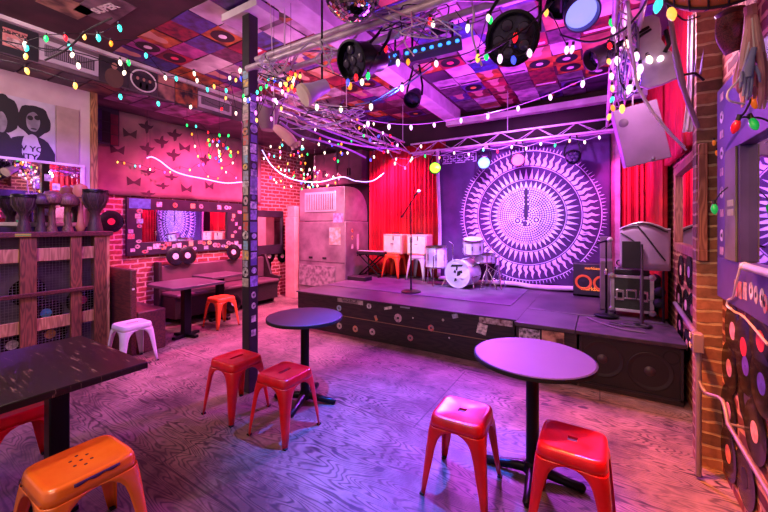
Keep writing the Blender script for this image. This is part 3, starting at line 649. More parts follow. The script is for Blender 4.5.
for k, (px, py, lab, nm) in enumerate(((12, 345, 'd8c8d0', 'white labelled record low in the cabinet, left of the red brown post'), (46, 313, '3aa0b0', 'teal labelled record in the middle of the cabinet under its crossbar'), (50, 334, 'd09a4a', 'orange labelled record low in the cabinet under the teal labelled one'), (82, 300, 'c03a4a', 'red labelled record in the narrow right bay of the cabinet'), (28, 292, '605068', 'grey labelled record peeking out behind the cabinet post'))):
    p = at(px, py, X=X1-.10-.012*k); vinyl(nm, fX(p.x, p.y, p.z), .15, lab, 'records inside the slatted cabinet')
# ledge board on the bar and hand drums
tag(bx(-5.49, -5.36, .1, 1.86, 1.476, 1.53).build('bar_ledge', BLACK), 'black ledge board on the cabinet under the bar mirror', 'shelf')
DRS = wood('drum_shell_wood', '3a241e', '1e1210', 2, 2)
SKIN = mat('drum_skin', 'b8a088', .6)
def hand_drum(label, px, X, h, r, m=DRS, top=SKIN, inv=False):
    a, b_ = ray(px); d = X/a; y = b_*d
    t = thing('hand_drum', label, 'drum', (X, y, 1.476), 0, 'hand drums on the cabinet')
    pr = [(r*.62, 0), (r*.60, h*.05), (r*.42, h*.28), (r*.36, h*.42), (r*.62, h*.56), (r*.93, h*.72), (r*1.0, h*.86), (r*.98, h*.96)]
    if inv: pr = [(r*.55, 0), (r*.34, h*.2), (r*.28, h*.58), (r*.36, h*.64), (r*.98, h*.70), (r*1.08, h*.78), (r*.95, h*.88), (r*.6, h*.97), (r*.02, h)]
    b = MB(); b.lathe(pr, 28); b.build('shell', m, t)
    if not inv:
        b = MB(); b.lathe([(r*1.0, h*.95), (r*1.03, h*.955), (r*1.03, h*.985), (r, h)], 28, cap=False); b.tube([(r*1.02*math.cos(k*PI/12), r*1.02*math.sin(k*PI/12), h*.93) for k in range(24)], .006, 6, closed=True); b.build('rim_ring', BLACKM, t)
        b = MB(); b.lathe([(0, h*.985), (r, h*.985), (r, h*.992), (0, h*.995)], 28); b.build('drum_skin', top, t)
    if inv: return
    b = MB()
    for k in range(20):
        a = 2*PI*k/20; a2 = a+(.14 if k % 2 else -.14)
        b.tube([(r*1.02*math.cos(a), r*1.02*math.sin(a), h*.93), (r*1.0*math.cos(a2), r*1.0*math.sin(a2), h*.72), (r*.64*math.cos(a), r*.64*math.sin(a), h*.55)], .003, 5)
    b.build('tension_rope', mat('rope', '4a3c38', .8), t)
hand_drum('largest goblet drum with dark barrel body at the right end of the cabinet', 95, -5.22, .50, .13)
hand_drum('small goblet drum nearest the left edge on the cabinet', 24, -5.25, .40, .10)
hand_drum('slim dark goblet drum second from the left on the cabinet', 41, -5.27, .43, .10, inv=True)
hand_drum('brown mushroom topped drum in the middle of the cabinet row', 52, -5.25, .46, .095, m=wood('brown_drum', '6a4632', '3c2418', 2, 2), inv=True)
hand_drum('wide mushroom topped drum beside the gourd on the cabinet', 68, -5.24, .44, .10, m=wood('brown_drum', '6a4632', '3c2418', 2, 2), inv=True)
t = thing('gourd_shaker', 'tan gourd shaker standing beside the largest goblet drum', 'shaker', (-5.27, 1.73, 1.476), 0)
b = MB(); b.lathe([(.03, 0), (.05, .05), (.03, .12), (.022, .3), (.05, .4), (.075, .47), (.06, .54), (.0, .57)], 20); b.build('gourd_body', mat('gourd', 'a8704a', .5), t)
b = MB(); b.tube([(.055*math.cos(k*PI/8), .055*math.sin(k*PI/8), .40) for k in range(16)], .006, 6, closed=True); b.build('bead_ring', mat('bead', '5a3a2a', .5), t)
# items on the ledge: glasses cluster seen in the mirror zone
for k, (px, m_) in enumerate(((6, 'amber'), (14, 'clear'))): pass

# portrait poster and board on the bar wall
INK = mat('portrait_black', '15121a', .6); GREY = mat('portrait_grey', '6e6878', .6, var=(7, 3), col2='9a94a4'); LGT = mat('portrait_light', 'b8b0c0', .6, var=(6, 2), col2='a49cae')
t = thing('poster', 'black and white portrait poster of two dark haired people above the bar mirror', 'poster', (-5.49, 1.0, 2.3))
pl = at(0, 150, X=-5.49); pr_ = at(55, 150, X=-5.49); y0, y1 = .85, pr_.y; z0, z1 = 2.40, 2.98
def pz(px, py): p = at(px, py, X=-5.49); return p.y, p.z
z0 = at(54, 163, X=-5.49).z; z1 = at(54, 105, X=-5.49).z
bx(-5.497, -5.488, y0-.4, y1, z0, z1).build('print_sheet', LGT, t, world=True)
def blob(name, cx, cy, rx, ry, m, lay, wob=.1, seed=1):
    y, z = pz(cx, cy); s = 3.95/F; rx = abs(pz(cx+rx, cy)[0]-pz(cx-rx, cy)[0])/2/s; rnd = random.Random(seed)
    pts = []
    for k in range(30):
        a = 2*PI*k/30; w_ = 1+wob*math.sin(5*a+seed)+wob*.5*math.sin(9*a)
        yy, zz = y+rx*s*w_*math.cos(a), z+ry*s*w_*math.sin(a)
        pts.append((min(max(yy, y0-.4), y1), min(max(zz, z0), z1)))
    b = MB(); b.add([(-5.487+lay*.0012, p[0], p[1]) for p in pts], [tuple(range(30))]); return b.build(name, m, t, world=True, smooth=False)
blob('printed_coat', 31, 156, 26, 21, INK, 0, .03, 2); blob('printed_hair', 34, 121, 17, 16, INK, 1, .05, 3)
blob('printed_face', 33, 122, 7, 10, GREY, 2, .02, 1); blob('printed_shirt', 31, 148, 9.5, 14, LGT, 2, .05, 2)
blob('printed_coat', 2, 158, 14, 26, INK, 1, .03, 2); blob('printed_hair', 4, 114, 15, 19, INK, 2, .06, 5); blob('printed_face', 1, 122, 6, 10, GREY, 4, .02, 1)
for ex in (30, 37): blob('printed_glasses', ex, 118, 3, 2.4, INK, 4, .0, 1)
blob('printed_glasses', 33.5, 129, 3, .7, INK, 4, 0, 1)
y, z = pz(30, 149); text('W YO', .085, fX(-5.483, y, z), INK, t, 'shirt_lettering', bold=.002); text('ITY', .085, fX(-5.483, y, z-.09), INK, t, 'shirt_lettering', bold=.002)
y2 = at(80, 130, X=-5.49).y
tag(bx(-5.498, -5.483, y1+.012, y2-.01, at(68, 165, X=-5.49).z, at(68, 108, X=-5.49).z).build('wall_board', mat('beige_board', 'a58e88', .7)), 'plain beige board on the bar wall right of the portrait poster', 'board')

# ------------------------------------------------------------------ sticker pole
t = thing('support_pole', 'square black pole covered in stickers between the red stool and the bench', 'pole', (-2.80, 2.19, 0))
bx(-2.85, -2.75, 2.14, 2.24, 0, 3.50).build('post', BLACK, t, world=True, bev=.004)
z = .98; k = 0
while z < 2.95:
    h = random.uniform(.05, .09); w_ = random.uniform(.06, .088)
    sticker(t, fmY(-2.80+random.uniform(-.005, .005), 2.1395, z+h/2), w_, h, k*7+3, k % 4 == 1); z += h+random.uniform(.0, .012); k += 1
z = .98
vcol = ['b9a8e0', '8c80d0', 'd0c8ec', '7464c0', 'a898e8', 'e0dcf0', '584aa0']
while z < 2.75:
    h = random.uniform(.05, .10); w_ = random.uniform(.065, .088); c = vcol[k % 7]; m_ = mat('lilac_sticker_'+c, c, .5, var=(30, 2), col2='6a60a0')
    b = MB(); M = fX(-2.7495, 2.19+random.uniform(-.005, .005), z+h/2); rd = k % 4 == 2
    b.prism(ngon(h*.45, 14) if rd else rect(w_, h), .0012, M); b.build('sticker', m_, t, world=True, smooth=False)
    z += h+random.uniform(.0, .02); k += 1
for z in (.55, .68, .80, .90): sticker(t, fX(-2.7495, 2.19, z), .05, .06, 8, z > .7)
b = MB(); b.box(-3.1, -2.6, 2.1, 2.36, 3.50, 3.57); b.build('cap_plate', WHITE, t, world=True)

# ------------------------------------------------------------------ air handler beside the stage
SHEET = mat('galvanised_sheet', '9a8a92', .45, .35, var=(2.5, 5), col2='6a5a66')
t = thing('air_handler', 'tall sheet metal air handler with louvre and curved shoulder, left of the stage', 'air conditioner', (-4.85, 5.8, 0))
ax0, ax1, ay0, ay1 = -5.46, -4.22, 5.5, 6.30
bx(ax0, ax1, ay0, ay1, 0, 1.62).build('lower_case', SHEET, t, world=True, bev=.012)
b = MB(); pf = [(ay0, 0), (ay1, 0)]+[(ay1-.52+.52*math.cos(a*PI/20), .16+.52*math.sin(a*PI/20)) for a in range(0, 11)]+[(ay0, .68)]
b.prism(pf, ax1-ax0-.04, Matrix(((0, 0, 1, ax0+.02), (1, 0, 0, 0), (0, 1, 0, 1.63), (0, 0, 0, 1)))); b.build('upper_hood', SHEET, t, world=True, ang=25, bev=.01)
lv = bx(-5.28, -4.45, ay0-.012, ay0, 1.82, 2.22).build('louvre_frame', ALU, t, world=True, bev=.003)
bx(-5.24, -4.49, ay0-.014, ay0-.002, 1.86, 2.18).build('louvre_opening', BLACK, lv, world=True)
b = MB()
for k in range(16): x = -5.22+k*.047; b.box(x, x+.022, ay0-.022, ay0-.012, 1.86, 2.18)
b.build('louvre_slats', ALU, lv, world=True)
bx(-4.52, -4.27, ay0-.004, ay0+.0, 1.60, 1.78).build('pink_notice', mat('pink_notice', 'd890b8', .6, var=(18, 2), col2='a85a88'), t, world=True)
bx(-4.62, -4.34, ay0-.006, ay0, 1.16, 1.50).build('pinned_paper', mat('paper_print', 'cbb8b8', .7, var=(12, 2), col2='b58a78'), t, world=True)
for x in (-5.12, -4.75): b = MB(); b.box(x-.05, x+.05, ay0-.008, ay0, .86, .90); b.build('pull_handle', BLACK, t, world=True)
bx(ax0+.02, ax1-.02, ay0-.004, ay0, .80, .812).build('panel_seam', mat('seam_dark', '4a3c46', .6), t, world=True)
bx(ax0+.02, ax1-.25, ay0-.02, ay0-.003, .30, .72).build('stone_print_base', mat('stone_print', '8a8084', .8, var=(12, 1), col2='5c5058'), t, world=True)
for z, c in ((1.30, 4), (1.44, 2), (1.12, 8)): sticker(t, fX(ax1+.001, 5.72, z), .07, .09, c, z > 1.2)
bx(ax1, ax1+.002, 5.88, 5.95, 1.05, 1.36).build('white_strip', WHITE, t, world=True)
t = thing('tool_box', 'low dark box on the stage edge beside the air handler', 'box', (-4.5, 5.3, 0))

bpy.data.objects.remove(t)
tag(bx(-3.95, -3.55, 5.2, 5.42, .541, .62).build('equipment_box', BLACK, bev=.01), 'low black box lying at the back left of the stage', 'box')
# cupboards high on the back wall above the air handler
for i, (x0, x1, c) in enumerate(((-5.55, -4.88, '8a5a70'), (-4.85, -4.22, '6a4458'))):
    t = thing('wall_cupboard', ('purple wall cupboard above the air handler, the left one' if i == 0 else 'purple wall cupboard above the air handler, the right one beside the curtain'), 'cupboard', ((x0+x1)/2, 6.2, 2.42), 0, 'cupboards above the air handler')
    m_ = mat('cupboard_'+c, c, .6, var=(3, 4)); bx(x0, x1, 6.05, 6.34, 2.42, 3.12).build('carcass', m_, t, world=True, bev=.006)
    xm = (x0+x1)/2
    for a, b_ in ((x0+.01, xm-.004), (xm+.004, x1-.01)):
        d = bx(a, b_, 6.032, 6.05, 2.44, 3.10).build('door', m_, t, world=True, bev=.004)
        b = MB(); b.box((xm-.04 if a < xm-.1 else xm+.02), (xm-.02 if a < xm-.1 else xm+.04), 6.018, 6.033, 2.6, 2.75); b.build('handle', BLACKM, d, world=True)

# ------------------------------------------------------------------ gear on the stage
SZ0 = .547
def amp(label, cx, zb):
    t = thing('guitar_amplifier', label, 'amplifier', (cx, 6.0, zb), 0, 'cream amplifiers on stools')
    SHL = mat('peach_tolex', 'e8b89a', .6, var=(40, 2), col2='dca888')
    bx(-.205, .205, -.14, .14, 0, .38).build('cabinet', SHL, t, bev=.02)
    bx(-.175, .175, -.148, -.138, .035, .345).build('grille_cloth', mat('bright_grille', 'f6efe0', .8, bump=(220, .3)), t, bev=.004)
    b = MB(); b.tube([(-.03, -.151, .20), (0, -.154, .205), (.03, -.151, .20)], .006, 6); b.build('badge', CHROME, t)
    b = MB(); b.tube([(-.08, 0, .38), (-.07, 0, .405), (.07, 0, .405), (.08, 0, .38)], .009, 8); b.build('handle', BLACK, t)
    b = MB(); b.box(.02, .035, -.16, -.138, .27, .35); b.build('hanging_tag', BLACK, t)
    return t
amp('cream amplifier on the coral stool, the left of the two on stage', -3.38, .993)
amp('cream amplifier on the pale stool, the right one beside the drums', -2.87, .993)
# keyboard on an X stand
t = thing('keyboard', 'black keyboard lying on its crossed stand by the air handler', 'keyboard', (-3.88, 5.85, 1.10))
bx(-4.12, -3.50, 5.72, 6.0, .97, 1.04).build('keyboard_body', BLACK, t, world=True, bev=.01)
b = MB()
for k in range(24): b.box(-4.09+k*.0245, -4.09+k*.0245+.022, 5.725, 5.84, 1.04, 1.048)
b.build('white_keys', WHITE, t, world=True)
t = thing('keyboard_stand', 'black crossed keyboard stand at the rear left of the stage', 'stand', (-3.85, 5.85, SZ0))
for y in (5.76, 5.96):
    for a, b_ in ((-4.08, -3.60), (-3.60, -4.08)):
        b = MB(); b.tube([(a, y, .57), (b_, y, .965)], .014, 8); b.build('leg', BLACKM, t, world=True)
for x in (-4.08, -3.60):
    for z in (.562, .955): b = MB(); b.tube([(x, 5.70, z), (x, 6.02, z)], .013, 8); b.build('crossbar', BLACKM, t, world=True)
# microphone stand (round base, boom)
def mic_stand(label, x, y, h, boom=None, r=.15, z0=SZ0, mic=True):
    t = thing('microphone_stand', label, 'stand', (x, y, z0))
    b = MB(); b.lathe([(0, 0), (r, 0), (r, .012), (r*.8, .022), (.03, .035), (0, .035)], 32); b.build('round_base', BLACKM, t)
    b = MB(); b.lathe([(.0125, .03), (.0125, h*.6)], 12); b.build('lower_tube', BLACKM, t)
    b = MB(); b.lathe([(.018, h*.55), (.02, h*.57), (.02, h*.61), (.014, h*.63)], 12); b.build('clutch', CHROME, t)
    b = MB(); b.lathe([(.0085, h*.6), (.0085, h)], 10); b.build('upper_tube', BLACKM, t)
    tip = Vector((0, 0, h))
    if boom:
        a, c = Vector(boom[0]), Vector(boom[1]); b = MB(); b.tube([a, c], .008, 8); b.tube([a, a+(c-a)*.08], .016, 8); b.build('boom_arm', BLACKM, t); tip = c
    if mic:
        d = Vector((.6, -.5, .25)).normalized(); m_ = frame(tip, d.cross(Vector((0, 0, 1))), Vector((0, 0, 1))); 
        z = d; x_ = z.cross(Vector((0, 0, 1))).normalized(); y_ = z.cross(x_); M = Matrix((x_, y_, z)).transposed().to_4x4(); M.translation = tip
        mc = MB(); mc.lathe([(.009, -.12), (.013, 0), (.014, .02)], 12, M); q = mc.build('microphone', BLACKM, t)
        b = MB(); b.lathe([(.014, .02), (.024, .035), (.026, .05), (.02, .068), (0, .075)], 14, M); b.build('mesh_head', ALU, q)
    return t
mic_stand('boom microphone stand on round base at the front centre of the stage', -2.42, 4.76, 1.34, ((-.18, .03, 1.12), (.12, -.03, 1.48)))
mic_stand('slim microphone stand with silver head beside the road case', .06, 4.62, .83, None, .12)

# drum kit (each piece its own thing)
DW = mat('drum_wrap_white', 'cfc6e0', .35, coat=.3, var=(9, 3), col2='b5aad0')
def drum(name, label, loc, r, d, rot, head_dark=True, skin='e8e2f0'):
    t = thing(name, label, 'drum', loc, 0, None, rot=rot)
    b = MB(); b.lathe([(r, 0), (r, d)], 40, cap=False); b.build('shell', DW, t)
    for z, nm in ((0, 'a'), (d, 'b')):
        b = MB(); b.lathe([(r+.002, z-.012), (r+.012, z-.012), (r+.012, z+.012), (r+.002, z+.012), (r+.002, z-.012)], 40, cap=False); b.build('hoop', CHROME if name != 'bass_drum' else DW, t)
        b = MB(); b.lathe([(0, z+(.004 if z else -.004)), (r, z+(.004 if z else -.004))], 40); b.build('drum_head', mat('drum_head', skin, .5, var=(5, 2), col2='d8d0e6'), t)
    for k in range(8):
        a = 2*PI*k/8+.2; b = MB(); b.tube([((r+.012)*math.cos(a), (r+.012)*math.sin(a), -.01), ((r+.012)*math.cos(a), (r+.012)*math.sin(a), d+.01)], .004, 6)
        b.box(-.008, .012, -.01, .01, d*.35, d*.65, Matrix.Translation(((r+.004)*math.cos(a), (r+.004)*math.sin(a), 0)) @ Matrix.Rotation(a, 4, 'Z')); b.build('tension_lug', CHROME, t)
    return t
# axis of the bass drum lies in the floor plane, front head towards the camera
bd = drum('bass_drum', 'white bass drum with dark sketch on its front head', (-1.93, 5.42, SZ0+.23), .215, .36, (PI/2, 0, 0), skin='dcd2e4')
bd.rotation_euler = (-PI/2, 0, -.15)
b = MB(); M = Matrix.Rotation(PI, 4, 'X') @ Matrix.Translation((0, 0, .006))
for poly in ([(-.12, .10), (.08, .12), (.10, .15), (-.10, .14)], [(-.01, -.04), (.05, -.02), (.06, .05), (.0, .04)], [(.02, .0), (.09, .02), (.08, .06), (.03, .05)], [(-.06, -.13), (-.01, -.11), (-.02, -.07), (-.05, -.08)], [(-.07, .02), (-.03, .0), (-.02, .04), (-.05, .06)], [(-.03, .05), (.0, .05), (.01, .11), (-.02, .11)]): b.prism(poly, .001, M)
b.build('sketched_figure', INK, bd, smooth=False)
for s in (-1, 1):
    b = MB(); b.tube([(s*.215, .02, .08), (s*.28, .215, .0)], .008, 8); b.build('spur_leg', CHROME, bd)
rt = drum('rack_tom', 'white rack tom mounted above the bass drum', (-1.73, 5.60, SZ0+.56), .15, .22, (.22, .05, 0))
ft = drum('floor_tom', 'white floor tom standing left of the bass drum', (-2.35, 5.55, SZ0+.30), .175, .34, (0, 0, .2))
for k in range(3):
    a = 2*PI*k/3+.5; b = MB(); b.tube([(.19*math.cos(a), .19*math.sin(a), .2), (.19*math.cos(a), .19*math.sin(a), -.2), (.215*math.cos(a), .215*math.sin(a), -.298)], .008, 8); b.build('leg', CHROME, ft)
for i, (x, y, h, lb) in enumerate(((-1.50, 5.55, .62, 'folded chrome cymbal stand right of the bass drum'), (-1.36, 5.72, .50, 'low chrome drum hardware stand nearest the tapestry'), (-2.15, 5.80, .68, 'chrome tom stand between the floor tom and the bass drum'))):
    t = thing('hardware_stand', lb, 'stand', (x, y, SZ0))
    b = MB(); b.tube([(0, 0, .10), (0, 0, h)], .012, 8); b.build('upright', CHROME, t)
    for k in range(3):
        a = 2*PI*k/3+i; b = MB(); b.tube([(0, 0, .34), (.09*math.cos(a), .09*math.sin(a), .16), (.15*math.cos(a), .15*math.sin(a), .008)], .008, 6); b.tube([(0, 0, .12), (.09*math.cos(a), .09*math.sin(a), .16)], .005, 6); b.build('leg', CHROME, t)
    b = MB(); b.tube([(0, 0, h), (.1*math.cos(i), -.08, h+.05)], .01, 6); b.build('tilter', CHROME, t)
# snare
t = drum('snare_drum', 'shallow snare drum on its stand behind the bass drum', (-1.62, 5.80, SZ0+.40), .17, .13, (0, 0, 0))
# bass amp by the post
t = thing('bass_amplifier', 'black bass amplifier with orange ringed speakers by the post', 'amplifier', (-.02, 5.75, SZ0))
p0 = at(573, 295, Y=5.72); p1 = at(599, 295, Y=5.72)
bx(p0.x, p1.x+.05, 5.72, 5.98, SZ0+.02, SZ0+.46).build('cabinet', BLACK, t, world=True, bev=.01)
for k in range(2):
    M = fmY(p0.x+.13+.22*k, 5.719, SZ0+.20); b = MB(); b.lathe([(.075, 0), (.105, 0), (.105, .006), (.09, .008), (.075, .004)], 28, M, cap=False); b.build('speaker_ring', mat('orange_ring', 'c85a20', .5), t, world=True)
    b = MB(); b.lathe([(.075, .001), (.03, -.0), (0, .006)], 24, M, cap=False); b.build('speaker_cone', RUBBER, t, world=True)
YT = mat('amber_glow_print', 'f0a030', .5, emit='f0a030', es=.15)  # weak glow put into the lettering colour to lift it
text('markbass', .075, fmY(p0.x+.24, 5.714, SZ0+.115), YT, t, 'brand_lettering', bold=.002); text('markbass', .05, fmY(p0.x+.24, 5.714, SZ0+.40), YT, t, 'brand_lettering', bold=.001)
bx(p0.x, p0.x+.06, 5.74, 5.96, SZ0, SZ0+.02).build('foot', RUBBER, t, world=True); bx(p1.x, p1.x+.06, 5.74, 5.96, SZ0, SZ0+.02).build('foot', RUBBER, t, world=True)
# tall speaker column and grey panel behind the case
tag(bx(.0, .13, 4.95, 5.25, SZ0, 1.13).build('speaker_column', mat('mauve_cabinet', '6e5468', .55, var=(4, 4), col2='54404f'), bev=.008), 'narrow mauve speaker column standing left of the road case', 'speaker')
t = thing('road_case', 'black road case with aluminium edges and butterfly latches on the stage', 'case', (.27, 4.9, SZ0))
cx0, cx1, cy0, cy1, cz0, cz1 = .105, .49, 4.72, 5.05, SZ0+.05, SZ0+.45
CASE = mat('case_laminate', '2c3028', .5, var=(30, 2), col2='22261f')
bx(cx0, cx1, cy0, cy1, cz0, cz1).build('case_body', CASE, t, world=True)
e = .03
for (x0, x1, z0, z1) in ((cx0, cx1, cz0, cz0+e), (cx0, cx1, cz1-e, cz1), (cx0, cx0+e, cz0, cz1), (cx1-e, cx1, cz0, cz1), (cx0, cx1, cz0+.14, cz0+.155)):
    bx(x0-.003, x1+.003, cy0-.005, cy0+.02, z0, z1).build('edge_profile', ALU, t, world=True, bev=.002)
for x in (cx0, cx1):
    for z in (cz0, cz1):
        b = MB(); b.lathe([(0, 0), (.036, 0), (.032, .008), (0, .01)], 16, fmY(x+(.012 if x == cx0 else -.012), cy0-.005, z+(.012 if z == cz0 else -.012))); b.build('ball_corner', CHROME, t, world=True)
for x, m_ in ((cx0+.085, 0), (cx0+.30, 1)):
    lt = bx(x-.04, x+.04, cy0-.008, cy0, cz0+.12, cz0+.24).build('latch', CHROME, t, world=True, bev=.004)
    bx(x-.022, x+.022, cy0-.012, cy0-.008, cz0+.15, cz0+.21).build('latch_wing', BLACKM, lt, world=True)
hd = bx(cx0+.14, cx0+.24, cy0-.008, cy0, cz0+.14, cz0+.25).build('recessed_handle', CHROME, t, world=True, bev=.004)
bx(cx0+.155, cx0+.225, cy0-.011, cy0-.008, cz0+.16, cz0+.23).build('handle_grip', CASE, hd, world=True)
for x in (cx0+.04, cx1-.04):
    for y in (cy0+.05, cy1-.05): b = MB(); b.lathe([(.024, -.009), (.024, .009)], 14, frame((x, y, SZ0+.024), (0, 1, 0), (0, 0, 1))); b.build('caster', RUBBER, t, world=True)
# cables and junk on the case: coiled cable, small black mixer, black bag
t = thing('mixer', 'small black mixer with knobs lying on top of the road case', 'mixer', (.28, 4.9, cz1))
bx(.14, .46, 4.76, 5.0, cz1+.001, cz1+.06).build('mixer_body', BLACK, t, world=True, bev=.008)
for k in range(12): b = MB(); b.lathe([(.007, 0), (.006, .014), (0, .015)], 10, Matrix.Translation((.17+.045*(k % 6), 4.80+.06*(k//6), cz1+.06))); b.build('knob', mat('knob_%d' % (k % 3), ('b0a8b8', '5060c0', 'c04060')[k % 3], .4), t, world=True)
def spline(pts, n=6):
    P_ = [Vector(p) for p in pts]; out = []
    for i in range(len(P_)-1):
        a = P_[max(i-1, 0)]; b_ = P_[i]; c = P_[i+1]; d = P_[min(i+2, len(P_)-1)]
        for k in range(n):
            u = k/n; out.append(.5*((2*b_)+(c-a)*u+(2*a-5*b_+4*c-d)*u*u+(3*b_-a-3*c+d)*u**3))
    out.append(P_[-1]); return out
CABM = {}
def cable(label, pts, r, col, name='cable', n=6, rough=.5, group=None, cat='cable'):
    m_ = mat('cable_'+col, col, rough); b = MB(); b.tube(spline(pts, n), r, 6); return tag(b.build(name, m_), label, cat, group)
cable('tangled black cable heaped on the small mixer', [(.15+.3*random.random(), 4.78+.2*random.random(), cz1+.075+.10*random.random()) for k in range(16)], .007, '17131c')
cable('dark cable coil lying on the bass cabinet top', [(.1+.08*math.cos(k*1.1)+.02*k, 4.3+.05*math.sin(k*1.1), .545+.001*k) for k in range(14)], .008, '3a2a38')
cable('grey cable trailing along the bass cabinet top to the mixer pole', [(-.12, 4.45, .545), (-.02, 4.30, .545), (.08, 4.2, .545), (.2, 4.12, .545), (.36, 4.1, .545)], .007, '6a5868')
t = thing('equipment_bag', 'heap of black bags and gear between the road case and the brick wall', 'bag', (.56, 4.85, SZ0))
b = MB()
for k in range(7):
    c = (.54+random.uniform(-.03, .03), 4.75+random.uniform(-.05, .2), SZ0+.06+.06*k); rr = random.uniform(.055, .075)
    b.lathe([(0, -rr), (rr*.7, -rr*.7), (rr, 0), (rr*.7, rr*.7), (0, rr)], 10, Matrix.Translation(c) @ Matrix.Rotation(k, 4, 'X'))
b.build('bag_body', mat('black_cloth', '15121a', .8), t, world=True, sub=1)
t = thing('folding_stand', 'tripod stand holding a large folded grey panel above the road case', 'stand', (.36, 4.38, .537))
b = MB(); b.lathe([(.016, .0), (.016, .5), (.011, .51), (.011, .82)], 12); b.build('pole', mat('grey_tube', '4a3c4a', .4, .5), t)
b = MB(); b.lathe([(0, 0), (.09, 0), (.085, .012), (.02, .02), (0, .02)], 20); b.build('base', BLACKM, t)
# the panel behind: curved top edge, pale lilac
PX = Vector((.22, 4.95, 0))
def pan(u, v):
    x = .185+.43*u; top = 1.50+.07*math.sin(PI*min(1, u*1.1))
    return (x, 4.62-.06*math.sin(PI*u), 1.08+(top-1.08)*v)
t2 = thing('backdrop_panel', 'large pale lilac panel with black straps behind the folding stand', 'panel', (.38, 4.6, 1.08))
b = MB(); b.grid(pan, 24, 6); b.build('panel_sheet', mat('lilac_panel', 'a58aa8', .5, var=(3, 3), col2='907698'), t2, world=True, solid=.01)
b = MB(); b.tube([Vector(pan(k/24, 1))+Vector((0, -.006, .006)) for k in range(25)], .009, 6); b.build('top_edge_tube', ALU, t2, world=True)
for a, c in (((.35, 1.0), (.95, .95)), ((.35, .95), (.05, 1.0)), ((.35, .95), (.9, .25)), ((.02, .9), (.35, .55))):
    b = MB(); b.tube([Vector(pan(a[0]+(c[0]-a[0])*k/8, a[1]+(c[1]-a[1])*k/8))+Vector((0, -.014, 0)) for k in range(9)], .007, 6); b.build('strap', BLACK, t2, world=True)
bx(.20, .36, 4.50, 4.53, 1.10, 1.38).build('black_flap', BLACK, t2, world=True, bev=.004)
bx(.24, .30, 4.53, 4.575, 1.12, 1.2).build('flap_bracket', BLACKM, t2, world=True)
for x in (.56,): 
    b = MB(); b.tube([(x, 4.62, SZ0), (x, 4.62, 1.10)], .012, 8); b.build('support_leg', BLACKM, t2, world=True)
tag(bx(.0, .13, 5.3, 5.5, SZ0, 1.4).build('wall_cabinet', mat('mauve_cabinet', '6e5468'), bev=.008), 'mauve flat cabinet standing behind the speaker column', 'cabinet')

# ------------------------------------------------------------------ booth wall hanging, patchwork
HANG = mat('wall_hanging_cloth', '90706c', .85, var=(2, 4), col2='6c4c50', bump=(120, .2))
t = thing('wall_hanging', 'pinkish bird and moth print cloth hung on the wall above the booth mirror', 'wall hanging', (-6.05, 3.6, 2.0))
def hw(y, z): return -6.06+.018*math.sin(7*y+.6*z)+.006*math.sin(19*y)
b = MB(); b.grid(lambda u, v: (hw(2.02+3.0*u, 2.0+1.2*v), 2.02+3.0*u, 1.99+1.24*v), 80, 14); b.build('cloth', HANG, t, world=True, solid=.003)
b = MB(); rnd = random.Random(3)
bird = [(-.10, .02), (-.05, .035), (-.02, .03), (.0, .08), (.03, .10), (.03, .04), (.07, .03), (.11, .05), (.08, .0), (.04, -.02), (.03, -.07), (.0, -.09), (-.01, -.03), (-.06, -.02)]
moth = [(-.08, .07), (-.01, .01), (.01, .01), (.08, .07), (.07, -.05), (.01, -.02), (-.01, -.02), (-.07, -.05)]
spot_ = [(146, 127, 0), (175, 135, 0), (162, 142, 0), (147, 149, 0), (174, 155, 0), (130, 134, 1), (185, 148, 1), (148, 172, 2), (172, 177, 2), (163, 186, 2), (134, 182, 1), (187, 189, 1), (148, 194, 2), (173, 197, 2), (205, 160, 0), (210, 186, 1), (118, 150, 1), (158, 114, 0)]
for px, py, kd in spot_:
    p = at(px, py, X=-6.04); 
    if not (2.4 < p.y < 5 and 2.02 < p.z < 3.2): continue
    poly = (bird, moth, [(q[0]*1.0, q[1]*.55) for q in bird])[kd]; sc_ = 1.15
    b.add([(hw(p.y+q[0]*sc_, p.z+q[1]*sc_)+.006, p.y+q[0]*sc_, p.z+q[1]*sc_) for q in poly], [tuple(range(len(poly)))])
o = b.build('printed_birds', mat('print_brown', '3a2226', .8), t, world=True, smooth=False); o['kind'] = 'stuff'
t = thing('patchwork_flag', 'dark patchwork cloth with purple and red squares hung by the corner post', 'flag', (-6.02, 2.25, 2.6))
for k in range(12):
    i, j = k % 4, k//4; y = 2.02+.10*i; z = 3.22-.15*(j+1)-.02*i
    bx(-6.018, -6.010, y, y+.095, z, z+.14).build('patch', mat('patch_%d' % ((k*5) % 4), ('5a2038', '2c1a50', '241420', '6a1830')[(k*5) % 4], .8, var=(8, 3)), t, world=True)
bx(-6.022, -6.019, 2.01, 2.43, 2.70, 3.23).build('backing_cloth', BLACK, t, world=True)
# beads / stickered post strip by corner
for k in range(9):
    pass

